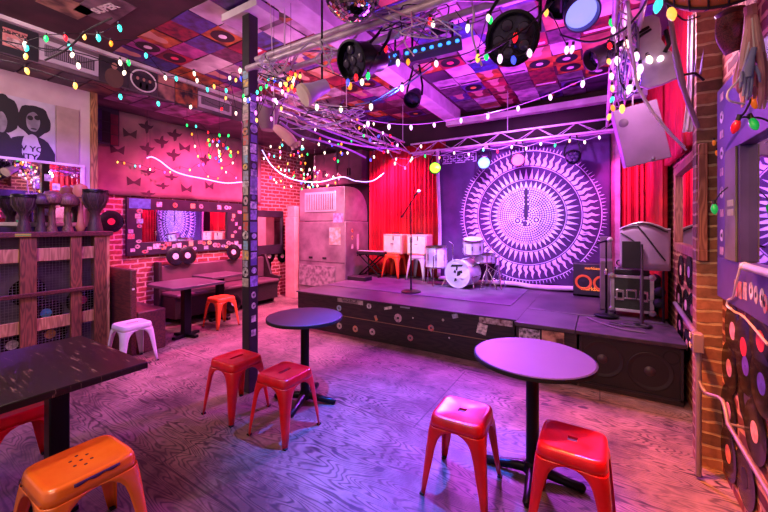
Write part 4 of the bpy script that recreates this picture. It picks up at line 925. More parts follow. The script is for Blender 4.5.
# records about the walls
tr = fX(-6.05, 2.33, 1.58)
vinyl('lone black record with red label beside the booth mirror frame', fX(-6.095, 2.36, 1.60), .16, 'd03040')
bl = [(176, 258, 'black record with pale label on the bench top, the left of the pair', .97), (188, 258, 'black record with white label on the bench top, the right of the pair', .97), (234, 257, 'black record with white label leaning at the bench top beside the pole', .98)]
for px, py, lb, zc_ in bl: p = at(px, py, X=-5.90); vinyl(lb, frame((-5.91, p.y, 1.04), (0, 1, 0), (-.2, 0, 1)), .15, 'd8d0cc', 'records propped on the bench back')
for px, py, lb in ((269.5, 256, 'black record hanging on brick below the small mirror, the upper left of three'), (282.5, 256, 'black record hanging on brick below the small mirror, the rightmost of three'), (266, 266, 'black record hanging on brick below the small mirror, the lowest of three')):
    p = at(px, py, X=-6.09); vinyl(lb, fX(-6.092+(.004 if py > 260 else 0), p.y, p.z), .145, 'd8b8b8', 'records under the small mirror')
vinyl('fallen black record leaning under the booth bench', frame((-5.53, 3.98, .17), (0, 1, 0), (-.15, 0, 1)), .15, 'c8a8b0')
RW = [(733, 331, 'e0a0a0', 'pink labelled record on the right wall just below the purple mirror, nearest the pillar'), (744, 347, 'd02838', 'red labelled record on the right wall, second from the pillar below the purple mirror'), (761, 341, 'd83848', 'bright red labelled record at the right picture edge below the purple mirror'), (729.5, 368, 'c88888', 'pink labelled record beside the pillar, in line with the stool tops'), (746, 366, '5a3ab0', 'purple labelled record below the red labelled one on the right wall'), (762, 384, '4a3ab8', 'blue violet labelled record at the right picture edge, second from top'), (728.6, 411, 'd89090', 'dusty pink labelled record beside the pillar above the sloping handrail'), (755, 432, 'e8a898', 'largest looking record with salmon label above the handrail'), (728.6, 454, 'f09040', 'orange labelled record low on the right wall under the handrail'), (748, 400, '382838', 'dark labelled record in the middle of the near brick wall'), (745, 478, '2c2028', 'dark record lowest on the near brick wall under the handrail')]
for i, (px, py, lab, lb) in enumerate(RW):
    X = RX-.005-.0035*(i % 3); p = at(px, py, X=X); vinyl(lb, fmX(X, p.y, p.z), .15, lab, 'records on the near brick wall', .052)
RW2 = [(681, 270, 'f0b0a0', 'far record below the wooden mirror, leftmost in the top row'), (689, 272, 'b080c0', 'far record below the wooden mirror, middle of the top row'), (696, 283, 'e0c0b8', 'pale labelled record hanging lower right below the wooden mirror'), (679, 298, 'c08090', 'record left of the electrical pipe, second row from top'), (686, 305, 'd0a0a0', 'record above the electrical switch box, beside the pipe'), (692, 310, '803048', 'dark red labelled record directly above the switch box'), (680, 325, 'b07080', 'record beside the bass cabinet corner, above the lowest one'), (687, 345, 'e09890', 'record left of the switch box, lower part of the brick wall'), (682, 362, 'a06070', 'lowest far record beside the bass cabinet corner')]
for i, (px, py, lab, lb) in enumerate(RW2):
    X = RX-.005-.0035*(i % 3); p = at(px, py, X=X); vinyl(lb, fmX(X, p.y, p.z), .14, lab, 'records on the far brick wall', .05)

# conduit, switch box, handrail, white tube
GALV = mat('painted_pipe', '8a7480', .45, .3)
t = thing('electrical_conduit', 'grey electrical pipe with switch box running down the brick wall by the pillar', 'pipe', (.62, 3.6, .8))
a = at(675, 303, X=.64); b1 = at(696, 334, X=.515); X = .515; b2 = at(698.5, 352, X=X)
b = MB(); b.tube([a, b1], .018, 10); b.build('upper_pipe', GALV, t, world=True)
b = MB(); b.tube([b2, (b2.x, b2.y, .02)], .015, 10); b.build('lower_pipe', GALV, t, world=True)
bxm = bx(X-.03, X+.022, b2.y-.03, b2.y+.05, b2.z, b1.z+.02).build('switch_box', GALV, t, world=True, bev=.005)
for k in range(2): bx(X-.04, X-.035, b2.y, b2.y+.03, b2.z+.02+.06*k, b2.z+.05+.06*k).build('socket_face', mat('socket_beige', 'b8a898', .5), bxm, world=True)
t = thing('handrail', 'mauve metal handrail sloping along the near right brick wall', 'handrail', (.6, 2.4, .9))
X = .59
pts = [Vector((b2.x, b2.y-.01, at(701, 384, X=.515).z)), at(706, 393, X=.54), at(722, 400, X=.59), at(728, 424, X=.59), at(768, 492, X=.59)]; d_ = pts[4]-pts[3]; pts.append(pts[4]+d_*1.2)
b = MB(); b.tube(spline(pts[:4], 4)[:-1]+pts[3:], .0105, 10); b.build('rail_tube', GALV, t, world=True)
for q in (pts[3], pts[4]): b = MB(); b.tube([q, (RX, q.y, q.z)], .008, 8); b.build('wall_bracket', GALV, t, world=True)
t = thing('fluorescent_tube', 'white tube with end cap lying along the purple mirror ledge', 'tube lamp', (.57, 2.3, 1.3))
p = at(747, 267, X=.57); b = MB(); b.tube([p, (p.x, p.y-.9, p.z)], .017, 12); b.build('glass_tube', mat('white_tube', 'd8c8e8', .3), t, world=True)
b = MB(); b.tube([p+Vector((0, .03, 0)), p], .02, 12); b.build('end_cap', WHITE, t, world=True)
b = MB(); b.tube([p+Vector((.04, -.1, -.01)), p+Vector((.04, -.9, -.01))], .014, 10); b.build('bracket_rail', WHITE, t, world=True)
pc = [at(740, 268, X=.59), at(736, 283, X=.59), at(733, 297, X=.60), at(728, 300, X=.60), at(727, 306, X=.60), at(731, 309, X=.60)]
cable('white cable looping down from the tube end beside the purple mirror', pc, .005, 'd8c8d0')
pc = [at(728, 306, X=.62), at(735, 312, X=.62), at(745, 318, X=.62), at(768, 345, X=.62)]
cable('pale cable strung above the near wall records', pc, .006, 'b89a88')

# ------------------------------------------------------------------ soffit posters and vents (left)
SXF = -5.02
def spos(px, py): p = at(px, py, X=SXF); return p.y, p.z
def soff(name, label, cat, px0, px1, f0, f1, m, th=.01, group=None):
    """panel on the soffit face between two columns of the photo; f0, f1 = height share of the face"""
    y0 = spos(px0, 50)[0]; y1 = spos(px1, 50)[0]; H = CZ-.05-3.25
    z0, z1 = 3.25+H*f0, 3.25+H*f1
    t = thing(name, label, cat, (SXF, (y0+y1)/2, z0), 0, group)
    bx(SXF, SXF+th, y0, y1, z0, z1).build('board', m, t, world=True)
    return t, y0, y1, z0, z1
G_S = 'posters along the left soffit'
t, y0, y1, z0, z1 = soff('poster', 'pink poster with black lettering at the left end of the soffit', 'poster', -22, 38, 0, 1, mat('navy_board', '17141f', .6), group=G_S)
ya = spos(2, 30)[0]; yb = spos(27, 30)[0]; bx(SXF+.01, SXF+.014, ya, yb, z0+.07, z1-.05).build('pink_print', mat('pink_print', 'c88a80', .6, var=(14, 2), col2='a85a60'), t, world=True)
text('THE POLICE', .046, fX(SXF+.0145, (ya+yb)/2, z1-.09), INK, t, 'poster_lettering', squash=.8, bold=.002)
bx(SXF+.014, SXF+.016, (ya+yb)/2-.06, (ya+yb)/2+.06, z0+.09, z1-.14).build('printed_figures', mat('figures', '8a6468', .6, var=(30, 1), col2='c8b0b0'), t, world=True)
def vent(label, px0, px1):
    t, y0, y1, z0, z1 = soff('air_vent', label, 'vent', px0, px1, .12, .86, mat('vent_frame', 'b8aab8', .45), .014, 'air vents on the soffit')
    bx(SXF+.012, SXF+.016, y0+.04, y1-.04, z0+.05, z1-.05).build('vent_opening', BLACK, t, world=True)
    n = 26
    for k in range(n):
        y = y0+.045+(y1-y0-.09)*k/n
        b = MB(); b.box(-.001, .001, 0, (y1-y0-.09)/n*.62, z0+.055, z1-.055, Matrix.Translation((SXF+.02, y, 0)) @ Matrix.Rotation(.5, 4, 'Z')); b.build('slat', mat('vent_slat', 'a89aa8', .45), t, world=True)
vent('white air vent on the soffit beside the pink lettered poster', 39, 98)
vent('white air vent at the far end of the soffit near the pole', 198, 231)
t, y0, y1, z0, z1 = soff('poster', 'dark poster of a figure in a brown jacket on the soffit', 'poster', 99, 128, 0, 1, mat('dark_print', '1e1a20', .6, var=(5, 3), col2='322830'), group=G_S)
def face_fig(t, y, z, s, coat, skin, hair):
    def pl(nm, cx, cz, ry, rz_, m_, l): b = MB(); b.add([(SXF+.0108+.0008*l, y+cx*s+ry*s*math.cos(2*PI*k/16), z+cz*s+rz_*s*math.sin(2*PI*k/16)) for k in range(16)], [tuple(range(16))]); b.build(nm, m_, t, world=True, smooth=False)
    pl('printed_coat', 0, -.9, .75, .9, coat, 1); pl('printed_hair', 0, .32, .36, .42, hair, 2); pl('printed_face', 0, .22, .24, .32, skin, 3)
SKT = mat('print_skin', 'a87868', .6)
face_fig(t, y0+(y1-y0)*.5, z0+.19, .13, mat('print_brown_coat', '5a4038', .6), SKT, INK)
t, y0, y1, z0, z1 = soff('poster', 'poster with a white oval border around a group portrait on the soffit', 'poster', 129, 157, 0, 1, mat('dark_print2', '2a2028', .6, var=(7, 3), col2='483440'), group=G_S)
M = fX(SXF+.012, (y0+y1)/2, (z0+z1)/2); b = MB(); b.tube([((y1-y0)*.45*math.cos(a*PI/14), (z1-z0)*.44*math.sin(a*PI/14), 0) for a in range(28)], .010, 6, M, closed=True); b.build('white_oval', WHITE, t, world=True)
for k in range(3): face_fig(t, y0+(y1-y0)*(.28+.22*k), z0+.15, .07, INK, SKT, INK)
t, y0, y1, z0, z1 = soff('poster', 'narrow salmon and dark poster on the soffit right of the oval one', 'poster', 158, 174, 0, 1, mat('salmon_print', 'a87068', .6, var=(6, 2), col2='3a2430'), group=G_S)
t, y0, y1, z0, z1 = soff('poster', 'poster with orange lit figures on black, just left of the far vent', 'poster', 175, 197, 0, 1, mat('night_print', '17121a', .6, var=(9, 3), col2='a8583a'), group=G_S)
# lower sloping row of sleeves under the soffit
und = [(-20, 30, '5a4a48', 'dim brown'), (30, 62, '7a5a50', 'tan'), (62, 92, '4a3a44', 'dark mauve'), (92, 124, '8a5a48', 'rust'), (124, 150, 'a87aa8', 'lilac'), (150, 176, '8a5a98', 'violet'), (176, 204, 'b08ab8', 'pale lilac'), (204, 232, 'a84a98', 'magenta')]
for k, (a, c_, col, nm) in enumerate(und):
    y0, y1 = spos(a, 60)[0]+.01, spos(c_, 60)[0]-.01
    tag(bx(-5.5 if y0 < 1.9 else -5.62, -5.04, y0, y1, 3.228, 3.236).build('record_sleeve', mat('sleeve_'+col, col, .5, var=(5, 4), col2='3a2a34')), '%s printed sheet on the underside of the left soffit, %s from the left' % (nm, ORD[k]), 'record sleeve', 'sleeves under the soffit')

# ------------------------------------------------------------------ sleeves stuck over the ceiling
SCOL = [('a8203c', 'red', '5a1028'), ('c8b0bc', 'pale', '8a7080'), ('5a2a8a', 'purple', '2c1850'), ('2a1a30', 'black', '4a2c48'), ('b84a98', 'pink', '6a2464'), ('3a3a90', 'blue', '20204a'), ('c87a60', 'tan', '7a4438'), ('7a6a78', 'grey', '40303c'), ('8a1c30', 'dark red', '3a101c'), ('d8c8d0', 'white', 'a08898'), ('c86a2a', 'orange', '5a2010'), ('6a3a5a', 'plum', '341c30')]
def sleeve(x, y, s, z, k, label, group, rot):
    c, nm, c2 = SCOL[k % 12]
    var = (k*7) % 3
    m_ = mat('sleeve_%s_%d' % (nm, var), c, .42, var=((3, 6, 11)[var], 3), col2=c2)
    t = thing('record_sleeve', label % nm, 'record sleeve', (x, y, z), rot, group)
    bx(-s/2, s/2, -s/2, s/2, -.004, 0).build('cover', m_, t, smooth=False)
    if k % 10 == 0: b = MB(); b.lathe([(0, -.006), (s*.40, -.006), (s*.40, -.004), (0, -.004)], 20); b.build('printed_disc', mat('print_disc_%d' % (k % 2), ('17101c', 'd8a8c8')[k % 2], .5), t); b = MB(); b.lathe([(0, -.0075), (s*.14, -.0075), (s*.14, -.006), (0, -.006)], 14); b.build('printed_hub', mat('print_hub_%d' % (k % 3), ('e04060', 'e8d8e0', 'f0a040')[k % 3], .5), t)
    elif k % 10 in (2, 7): b = MB(); b.box(-s*.42, s*.42, s*.22, s*.36, -.0055, -.004); b.build('title_band', mat('title_%d' % (k % 2), ('e0d4dc', '201828')[k % 2], .5), t, smooth=False)
    elif k % 10 in (4, 6): b = MB(); b.prism(ngon(s*.2, 12, s*.28), .0015, z0=-.0055); b.prism([(-s*.3, -s*.5), (s*.3, -s*.5), (s*.16, -s*.15), (-s*.16, -s*.15)], .0012, z0=-.0052); b.build('printed_portrait', mat('print_portrait_%d' % (k % 2), ('c89080', '30202c')[k % 2], .5), t, smooth=False)
    return t
rnd = random.Random(11)
S = .315
for j in range(12):
    for i in range(9):
        x = -1.92+S*i+.006; y = 6.14-S*j
        if x > .55: continue
        k = rnd.randrange(1000)
        sleeve(x+rnd.uniform(-.012, .012), y+rnd.uniform(-.012, .012), .305, CZ-.001-.0045*((i+j) % 2), k, '%%s record sleeve on stage ceiling, %s row from rear, %s from white beam' % (ORD[j], ORD[i]), 'record sleeves on the stage ceiling', rnd.uniform(-.05, .05))
for j in range(13):
    for i in range(8):
        x = -2.56-S*i; y = 5.85-S*j
        if y < 2.05-.0*i and i > 1: pass
        k = rnd.randrange(1000)
        if rnd.random() < .04: continue
        sleeve(x+rnd.uniform(-.012, .012), y+rnd.uniform(-.012, .012), .305, CZ-.001-.0045*((i+j) % 2), k, '%%s record sleeve on side ceiling, %s row from rear, %s left of beam' % (ORD[j], ORD[i]), 'record sleeves on the side ceiling', rnd.uniform(-.05, .05))
# sleeves and lettering nearest the camera at left
p = at(66, 7, Z=CZ-.01); 
t = thing('record_sleeve', 'tan sleeve with white SUPER lettering on the bare brown ceiling, upper left', 'record sleeve', (p.x, p.y, CZ), .1, 'record sleeves near the soffit')
bx(-.16, .16, -.16, .16, -.006, -.001).build('cover', mat('sleeve_tan_near', 'b08468', .5, var=(6, 3), col2='4a3028'), t)
p = at(105, 9, Z=CZ-.01)
t = thing('poster', 'dark ceiling poster lettered SUPER at the top left of the room', 'poster', (p.x, p.y, CZ), .0)
bx(-.28, .28, -.15, .15, -.006, -.001).build('sheet', mat('dark_poster', '2a1c24', .5, var=(5, 4), col2='7a6468'), t)
text('SUPER', .11, Matrix.Translation((0, 0, -.0075)) @ Matrix.Rotation(PI, 4, 'X') @ Matrix.Rotation(-.2, 4, 'Z'), PAPER, t, world=False, bold=.003)

# ------------------------------------------------------------------ lighting rig
PIPE = mat('truss_pipe', 'c8b8c4', .4, .3, var=(9, 3), col2='a898a8')
def truss(label, p0, p1, hgt=.17, wid=.17, r=.022, step=.24, group='lighting trusses'):
    p0, p1 = Vector(p0), Vector(p1); d = (p1-p0).normalized(); sd = d.cross(Vector((0, 0, 1))).normalized()
    t = thing('lighting_truss', label, 'truss', p0, 0, group)
    offs = [(-wid/2, 0), (wid/2, 0), (0, hgt)]
    for a, h in offs: b = MB(); b.tube([p0+sd*a+Vector((0, 0, h)), p1+sd*a+Vector((0, 0, h))], r, 10); b.build('chord', PIPE, t, world=True)
    b = MB(); n = max(2, int((p1-p0).length/step)); 
    for (a, h), (a2, h2) in (((-wid/2, 0), (0, hgt)), ((wid/2, 0), (0, hgt)), ((-wid/2, 0), (wid/2, 0))):
        pts = []
        for k in range(n+1):
            q = p0.lerp(p1, k/n); pts.append(q+sd*(a if k % 2 else a2)+Vector((0, 0, h if k % 2 else h2)))
        b.tube(pts, r*.36, 6)
    b.build('lacing', PIPE, t, world=True)
    return t
truss('rear lighting truss across the top of the sun tapestry', (-2.85, 5.6, 2.80), (.24, 5.6, 2.80), .17, .15, .017)
truss('left lighting truss running from the pole back to the stage corner', (-2.93, 2.35, 2.82), (-2.93, 5.5, 2.82), .18, .18, .018)
truss('front lighting truss of thick pale pipes crossing above the dance floor', (-2.66, 2.15, 2.93), (.42, 2.15, 2.93), .12, .20, .026, .3)
truss('right lighting truss wrapped in bulbs running back above the stage edge', (.15, 2.3, 2.85), (.15, 5.5, 2.85), .18, .14, .017)
for i, (x, y) in enumerate(((-2.85, 5.3), (.15, 5.3), (-1.2, 5.6), (-2.9, 3.8), (.15, 3.6), (-1.0, 2.15), (-2.3, 2.15))):
    b = MB(); b.tube([(x, y, 2.98), (x, y, 3.6)], .006, 6)
    tag(b.build('hanger_rod', ALU), 'thin metal rod from the ceiling to the rig, %s of seven' % ORD[i], 'rod', 'truss hanger rods')

def par_can(label, pos, aim, r, L, m, lens=None, es=0, ribs=False, top=None, group=None, lamps=0):
    pos = Vector(pos); d = (Vector(aim)-pos).normalized()
    x_ = d.cross(Vector((0, 0, 1))).normalized(); y_ = d.cross(x_).normalized()
    M = Matrix((x_, y_, d)).transposed().to_4x4(); M.translation = pos
    t = thing('par_can', label, 'stage light', pos, 0, group, rot=M.to_euler())
    b = MB(); pr = [(r*.35, -L), (r*.6, -L*.97), (r*.72, -L*.85), (r*.74, -L*.5), (r*.93, -L*.42), (r*.96, -.01), (r*1.05, -.005), (r*1.05, .012), (r*.95, .014), (r*.9, -.03)]
    b.lathe(pr, 32, cap=False); b.lathe([(0, -L), (r*.35, -L)], 32)
    if ribs:
        for k in range(5): b.lathe([(r*.74, -L*.9+k*L*.09), (r*.84, -L*.89+k*L*.09), (r*.84, -L*.87+k*L*.09), (r*.74, -L*.86+k*L*.09)], 24, cap=False)
    b.build('housing', m, t, ang=35)
    lm = mat('lens_'+(lens or 'dark')+str(es), lens or '14141f', .12, emit=lens, es=es) if es else mat('lens_dark', '1a1828', .1, var=(20, 2), col2='302a48')
    b = MB(); b.lathe([(0, -.015), (r*.5, -.02), (r*.9, -.032)], 32, cap=False); ln = b.build('lens', lm, t)
    for k in range(lamps):
        a = 2*PI*k/max(1, lamps-1) if k else 0; rr = 0 if k == 0 else r*.55
        b = MB(); b.lathe([(r*.23, -.016), (r*.2, -.006), (0, -.002)], 16, Matrix.Translation((rr*math.cos(a), rr*math.sin(a), 0))); b.build('lamp_bulb', mat('lamp_glass', '3a3448', .12), ln)
    # yoke
    tp_ = Vector(top) if top else pos+Vector((0, 0, r+.12))
    Mi = M.inverted(); tl = Mi @ tp_; mid = -L*.45
    s1_, s2_ = Vector((r*1.02, 0, mid)), Vector((-r*1.02, 0, mid))
    dd = (tl-Vector((0, 0, mid))).normalized()
    b = MB(); b.tube([s1_, s1_+dd*(r*1.15), tl+Vector((r*.4, 0, 0)), tl, tl-Vector((r*.4, 0, 0)), s2_+dd*(r*1.15), s2_], .011, 8); b.build('yoke', BLACKM, t)
    b = MB(); b.box(-.02, .02, -.02, .02, -.02, .03, Matrix.Translation(tl)); b.build('clamp', ALU, t)
    return t
p = at(352, 61, d=2.25); par_can('big black par can facing the room under the front truss, below the disco ball', p, p+Vector((-.2, -1.0, -.42)), .118, .30, BLACKM, top=(p.x+.08, 2.12, 2.93), lamps=5)
p = at(512, 39, d=2.0); par_can('largest black par can with dark multi-lamp lens hanging over the stage front', p, p+Vector((.12, -1, -.55)), .138, .34, BLACKM, top=(p.x, 2.14, 2.92), lamps=6)
p = at(592, 60, d=2.5); par_can('small ribbed black par can tilted to the left near the right truss', p, p+Vector((-.9, -.5, -.55)), .075, .17, mat('mauve_black_housing', '4a3450', .4, .3), ribs=True, top=(.26, p.y+.05, 2.86))
p = at(582, 14, d=2.2); par_can('violet lit par can at the top edge pointing down to the right', p, p+Vector((.25, -.7, -.75)), .10, .2, mat('violet_housing', '5a4a8a', .3, .3), '8a88ff', 1.2, top=(p.x+.02, 2.2, 3.03))
p = at(412, 100, d=3.6); par_can('small dark fixture hanging below the left truss', p, p+Vector((0, -.7, -.7)), .085, .16, BLACKM, top=(p.x, p.y+.1, 3.2))
p = at(560, 5, d=2.3); par_can('black par can cut by the top edge between the two violet lit ones', p, p+Vector((-.3, -.6, -.7)), .085, .2, BLACKM, top=(p.x, 2.2, 3.03))
led = [(435, 168, '9aff30', 'green glowing led lamp hanging on the rear truss, leftmost'), (484, 163, '60a0ff', 'blue glowing led lamp hanging on the rear truss'), (518, 160, 'ff50a0', 'pink glowing led lamp hanging on the rear truss'), (573, 157, None, 'unlit led lamp with white sign on the rear truss, rightmost')]
for px, py, c, lb in led:
    p = at(px, py, Y=5.48); par_can(lb, p, p+Vector((.35, -1, -.35)), .095, .16, BLACKM, c, 2.2 if c else 0, top=(p.x, 5.6, 2.80), lamps=0 if c else 7, group='led lamps on the rear truss')
# LED bars
def led_bar(label, p0, p1, n, col='60a8ff'):
    p0, p1 = Vector(p0), Vector(p1); x_ = (p1-p0).normalized(); y_ = Vector((0, .5, 1)); y_ = (y_-x_*y_.dot(x_)).normalized(); z_ = x_.cross(y_); M = Matrix((x_, y_, z_)).transposed().to_4x4(); M.translation = p0; L = (p1-p0).length
    t = thing('led_bar', label, 'stage light', p0, 0, 'led bars on the rig')
    b = MB(); b.box(0, L, -.035, .045, -.03, .03, M); b.build('bar_housing', mat('bar_grey', '4a4a66', .4, .4), t, world=True, bev=.005)
    for k in range(n):
        b = MB(); b.lathe([(.014, .0), (.012, .008), (0, .012)], 12, M @ Matrix.Translation((L*(k+.5)/n, -.012, .03))); b.build('led_lens', mat('led_blue', '70b0ff', .2, emit='2070ff', es=2.6), t, world=True)
    for u in (.15, .85): b = MB(); b.tube([M @ Vector((L*u, .045, 0)), M @ Vector((L*u, .045, 0))+Vector((0, 0, .12))], .008, 6); b.build('bracket', BLACKM, t, world=True)
led_bar('blue lit led bar slung under the front truss, the longer right one', at(404, 57, d=2.4), at(462, 43, d=2.3), 7)
led_bar('blue lit led bar partly behind the big par can, the left one', at(366, 66, d=2.75), at(400, 57, d=2.65), 5)
tag(bx(*[v for v in (at(432, 30, d=2.5).x, at(455, 30, d=2.5).x)], 2.28, 2.38, 2.86, 2.95).build('dimmer_box', mat('navy_box', '1c1c3a', .4), bev=.01), 'dark blue box clamped to the front truss', 'dimmer box')
# disco ball
c = at(352, -10, d=2.32); r = .19
t = thing('disco_ball', 'mirrored disco ball cut by the top edge of the picture', 'disco ball', c)
b = MB()
for j in range(1, 23):
    th0, th1 = PI*(j)/24, PI*(j+.9)/24; n = max(6, int(56*math.sin(PI*(j+.5)/24)))
    for i in range(n):
        a0, a1 = 2*PI*i/n, 2*PI*(i+.9)/n
        q = [(r*math.sin(th)*math.cos(a), r*math.sin(th)*math.sin(a), r*math.cos(th)) for th, a in ((th0, a0), (th1, a0), (th1, a1), (th0, a1))]; b.add(q, [(0, 1, 2, 3)])
o = b.build('mirror_tiles', mat('disco_mirror', 'd8d4e0', .04, 1, var=(1, 0), col2='d8d4e0'), t, smooth=False)
b = MB(); b.lathe([(r*.985*math.sin(PI*k/20)+1e-4, -r*.985*math.cos(PI*k/20)) for k in range(21)], 32); b.build('ball_core', mat('ball_core', '2a2430', .5), t)
b = MB(); b.tube([(0, 0, r), (0, 0, CZ-c.z)], .008, 6); b.build('hanging_rod', BLACKM, t)

# hanging tilted monitor, guitar body, mask, drum, ribbons (right side)
t = thing('monitor_speaker', 'pale speaker box hung tilted in front of the red corner curtain', 'speaker', (.3, 3.9, 2.4))
c4 = [at(626, 168, d=2.95), at(672, 157, d=2.80), at(659, 95, d=2.8), at(613, 111, d=2.95)]
x_ = (c4[1]-c4[0]).normalized(); y_ = (c4[3]-c4[0]); y_ = (y_-x_*y_.dot(x_)).normalized(); z_ = x_.cross(y_); M = Matrix((x_, y_, z_)).transposed().to_4x4(); M.translation = c4[0]
w_ = (c4[1]-c4[0]).length; h = (c4[3]-c4[0]).length
GREYM = mat('lilac_speaker_board', '8a7488', .55, var=(3, 5), col2='715e70')
b = MB(); b.prism([(0, 0), (w_, 0), (w_*.98, h*.98), (0, h)], .22, M, z0=-.22); b.build('speaker_cabinet', GREYM, t, world=True, bev=.006)
b = MB(); b.lathe([(.035, 0), (.03, .004), (0, .004)], 20, M @ Matrix.Translation((w_*.18, h*.75, 0))); b.build('port', mat('port_dark', '5a4a58', .6), t, world=True)
b = MB(); b.lathe([(.012, 0), (.012, .02), (0, .022)], 10, M @ Matrix.Translation((w_*.62, .025, 0))); b.build('eye_bolt', CHROME, t, world=True)
b = MB(); b.tube([M @ Vector((w_*.5, h, -.1)), M @ Vector((w_*.5, h, -.1))+Vector((0, 0, .35))], .006, 6); b.build('hanging_chain', ALU, t, world=True)
t = thing('electric_guitar', 'white guitar body with black bridge and two round white lights hung by the rig', 'guitar', (.35, 3.0, 2.6))
M = frame(at(655, 60, d=2.35), (.92, -.05, -.12), (-.35, 0, 1))
def P2(px, py): p = at(px, py, d=2.35); return M.inverted() @ p
outl = [(633, 22), (643, 16), (652, 15), (659, 20), (661, 32), (661, 42), (667, 52), (676, 62), (680, 73), (676, 82), (662, 86), (648, 88), (640, 84), (641, 70), (640, 58), (634, 46), (631, 34)]
poly = [(P2(*q).x, P2(*q).y) for q in outl][::-1]
b = MB(); b.prism(poly, .04, M, z0=-.02); b.build('body', mat('worn_white', 'c8bcc4', .45, var=(6, 3), col2='a090a0'), t, world=True, bev=.006)
b = MB(); q0, q1 = P2(635, 38), P2(651, 30); b.tube([M @ Vector((q0.x, q0.y, .024)), M @ Vector(((q0.x+q1.x)/2, (q0.y+q1.y)/2+.004, .03)), M @ Vector((q1.x, q1.y, .024))], .008, 6); b.build('bridge', BLACK, t, world=True)
for q in ((649, 60), (660, 61)): q_ = P2(*q); b = MB(); b.lathe([(.018, .02), (.016, .035), (0, .037)], 14, M @ Matrix.Translation((q_.x, q_.y, 0))); b.build('knob', mat('round_light_glow', 'fff0f0', .3, emit='ffe0f0', es=3), t, world=True)  # glowing discs standing for two round white lights
b = MB(); q0 = P2(642, 20); b.tube([M @ Vector((q0.x, q0.y, 0)), M @ Vector((q0.x-.02, q0.y+.3, .02))], .014, 8); b.build('neck', BRWOOD, t, world=True)
b = MB(); b.tube([M @ Vector((P2(665, 35).x, P2(665, 35).y, .03)), M @ Vector((P2(668, 50).x, P2(668, 50).y, .05)), M @ Vector((P2(664, 56).x, P2(664, 56).y, .03))], .014, 8); b.build('tuning_horn', BLACKM, t, world=True)
t = thing('wooden_staff', 'curved mauve wooden stick leaning down beside the guitar body', 'stick', (.5, 3, 2.3))
b = MB(); b.tube(spline([at(670, 15, d=2.2), at(676, 55, d=2.2), at(684, 90, d=2.22), at(698, 128, d=2.25)]), [.014]*6+[.019]*6+[.014]*6+[.01], 8); b.build('shaft', mat('mauve_wood', '8a6a80', .5), t, world=True)
b = MB(); b.tube([at(683, 75, d=2.2), at(695, 73, d=2.2), at(704, 80, d=2.2)], .008, 6); b.build('side_peg', BLACKM, t, world=True)
def cloth_strip(name, label, cat, pts, wd, m_, fold=3, amp=.02):
    S_ = spline(pts, 8); n = len(S_)-1
    b = MB()
    def fn(u, v):
        q = S_[min(n, int(round(v*n)))]; a = (u-.5)*wd
        return (q.x+a*.85+.0, q.y+amp*math.sin(u*fold*2*PI)+a*.3, q.z)
    b.grid(fn, 16, n); return tag(b.build(name, m_, solid=.004, ang=80), label, cat)
cloth_strip('hanging_cloth', 'bright white cloth hanging between the curved stick and the wooden mirror', 'cloth', [at(694, 15, d=2.35), at(693, 60, d=2.35), at(692, 100, d=2.38), at(688, 132, d=2.4)], .07, mat('white_satin', 'e8dce8', .5), 2, .012)
cloth_strip('hanging_cloth', 'violet satin cloth hanging beside the brick pillar top', 'cloth', [at(708, 12, d=2.3), at(706, 40, d=2.3), at(702, 75, d=2.3)], .10, mat('violet_satin', '8a70b8', .35), 2, .02)
# carved mask
t = thing('carved_mask', 'dark red carved wooden mask hung on the top of the brick pillar', 'mask', at(731, 36, d=1.85))
M = frame(at(731, 34, d=1.85), (.95, .15, .1), (.3, 0, 1)) 
b = MB()
def mk(u, v):
    a = (u-.5)*2; z = (v-.5)*2; wdt = .062*(1-.55*max(0, -z)**1.5)*(1-.25*max(0, z)**2)
    nose = .035*max(0, 1-abs(a)*5)*max(0, 1-abs(z+.05)*2.2); eye = -.02*(max(0, 1-abs(abs(a)-.45)*5)*max(0, 1-abs(z-.3)*6)); mouth = .018*max(0, 1-abs(a)*2.6)*max(0, 1-abs(z+.55)*7)
    return (a*wdt, z*.105, .05*(1-a*a)+nose+eye+mouth)
b.grid(mk, 24, 30, M); b.build('mask_face', wood('mask_wood', '7c3830', '4a1c18', 1, 4), t, world=True, solid=.012)
b = MB(); b.lathe([(.05, .0), (.06, .02), (.0, .05)], 16, M @ Matrix.Translation((0, .09, .01)) @ Matrix.Rotation(-PI/2, 4, 'X')); b.build('mask_cap', REDWOOD, t, world=True)
# drum at the top
t = thing('frame_drum', 'orange hide rope tuned drum hung at the top right edge of the picture', 'drum', at(708, -6, d=1.5))
M = frame(at(708, -6, d=1.5), (1, .2, .05), (0, .75, 1)) @ Matrix.Scale(.74, 4); b = MB(); b.lathe([(.16, -.02), (.205, .02), (.22, .10), (.20, .16)], 32, M, cap=False); b.lathe([(0, -.03), (.10, -.028), (.16, -.02)], 32, M, cap=False); b.build('drum_bowl', mat('orange_hide', 'd8843e', .5, var=(5, 4), col2='a85428'), t, world=True)
b = MB()
for k in range(16): a = 2*PI*k/16; b.tube([M @ Vector((.14*math.cos(a), .14*math.sin(a), -.026)), M @ Vector((.212*math.cos(a+.1), .212*math.sin(a+.1), .02)), M @ Vector((.225*math.cos(a), .225*math.sin(a), .10))], .004, 5)
b.tube([M @ Vector((.21*math.cos(k*PI/16), .21*math.sin(k*PI/16), .025)) for k in range(32)], .006, 6, closed=True); b.build('lacing_rope', mat('dark_rope', '2a1a20', .8), t, world=True)
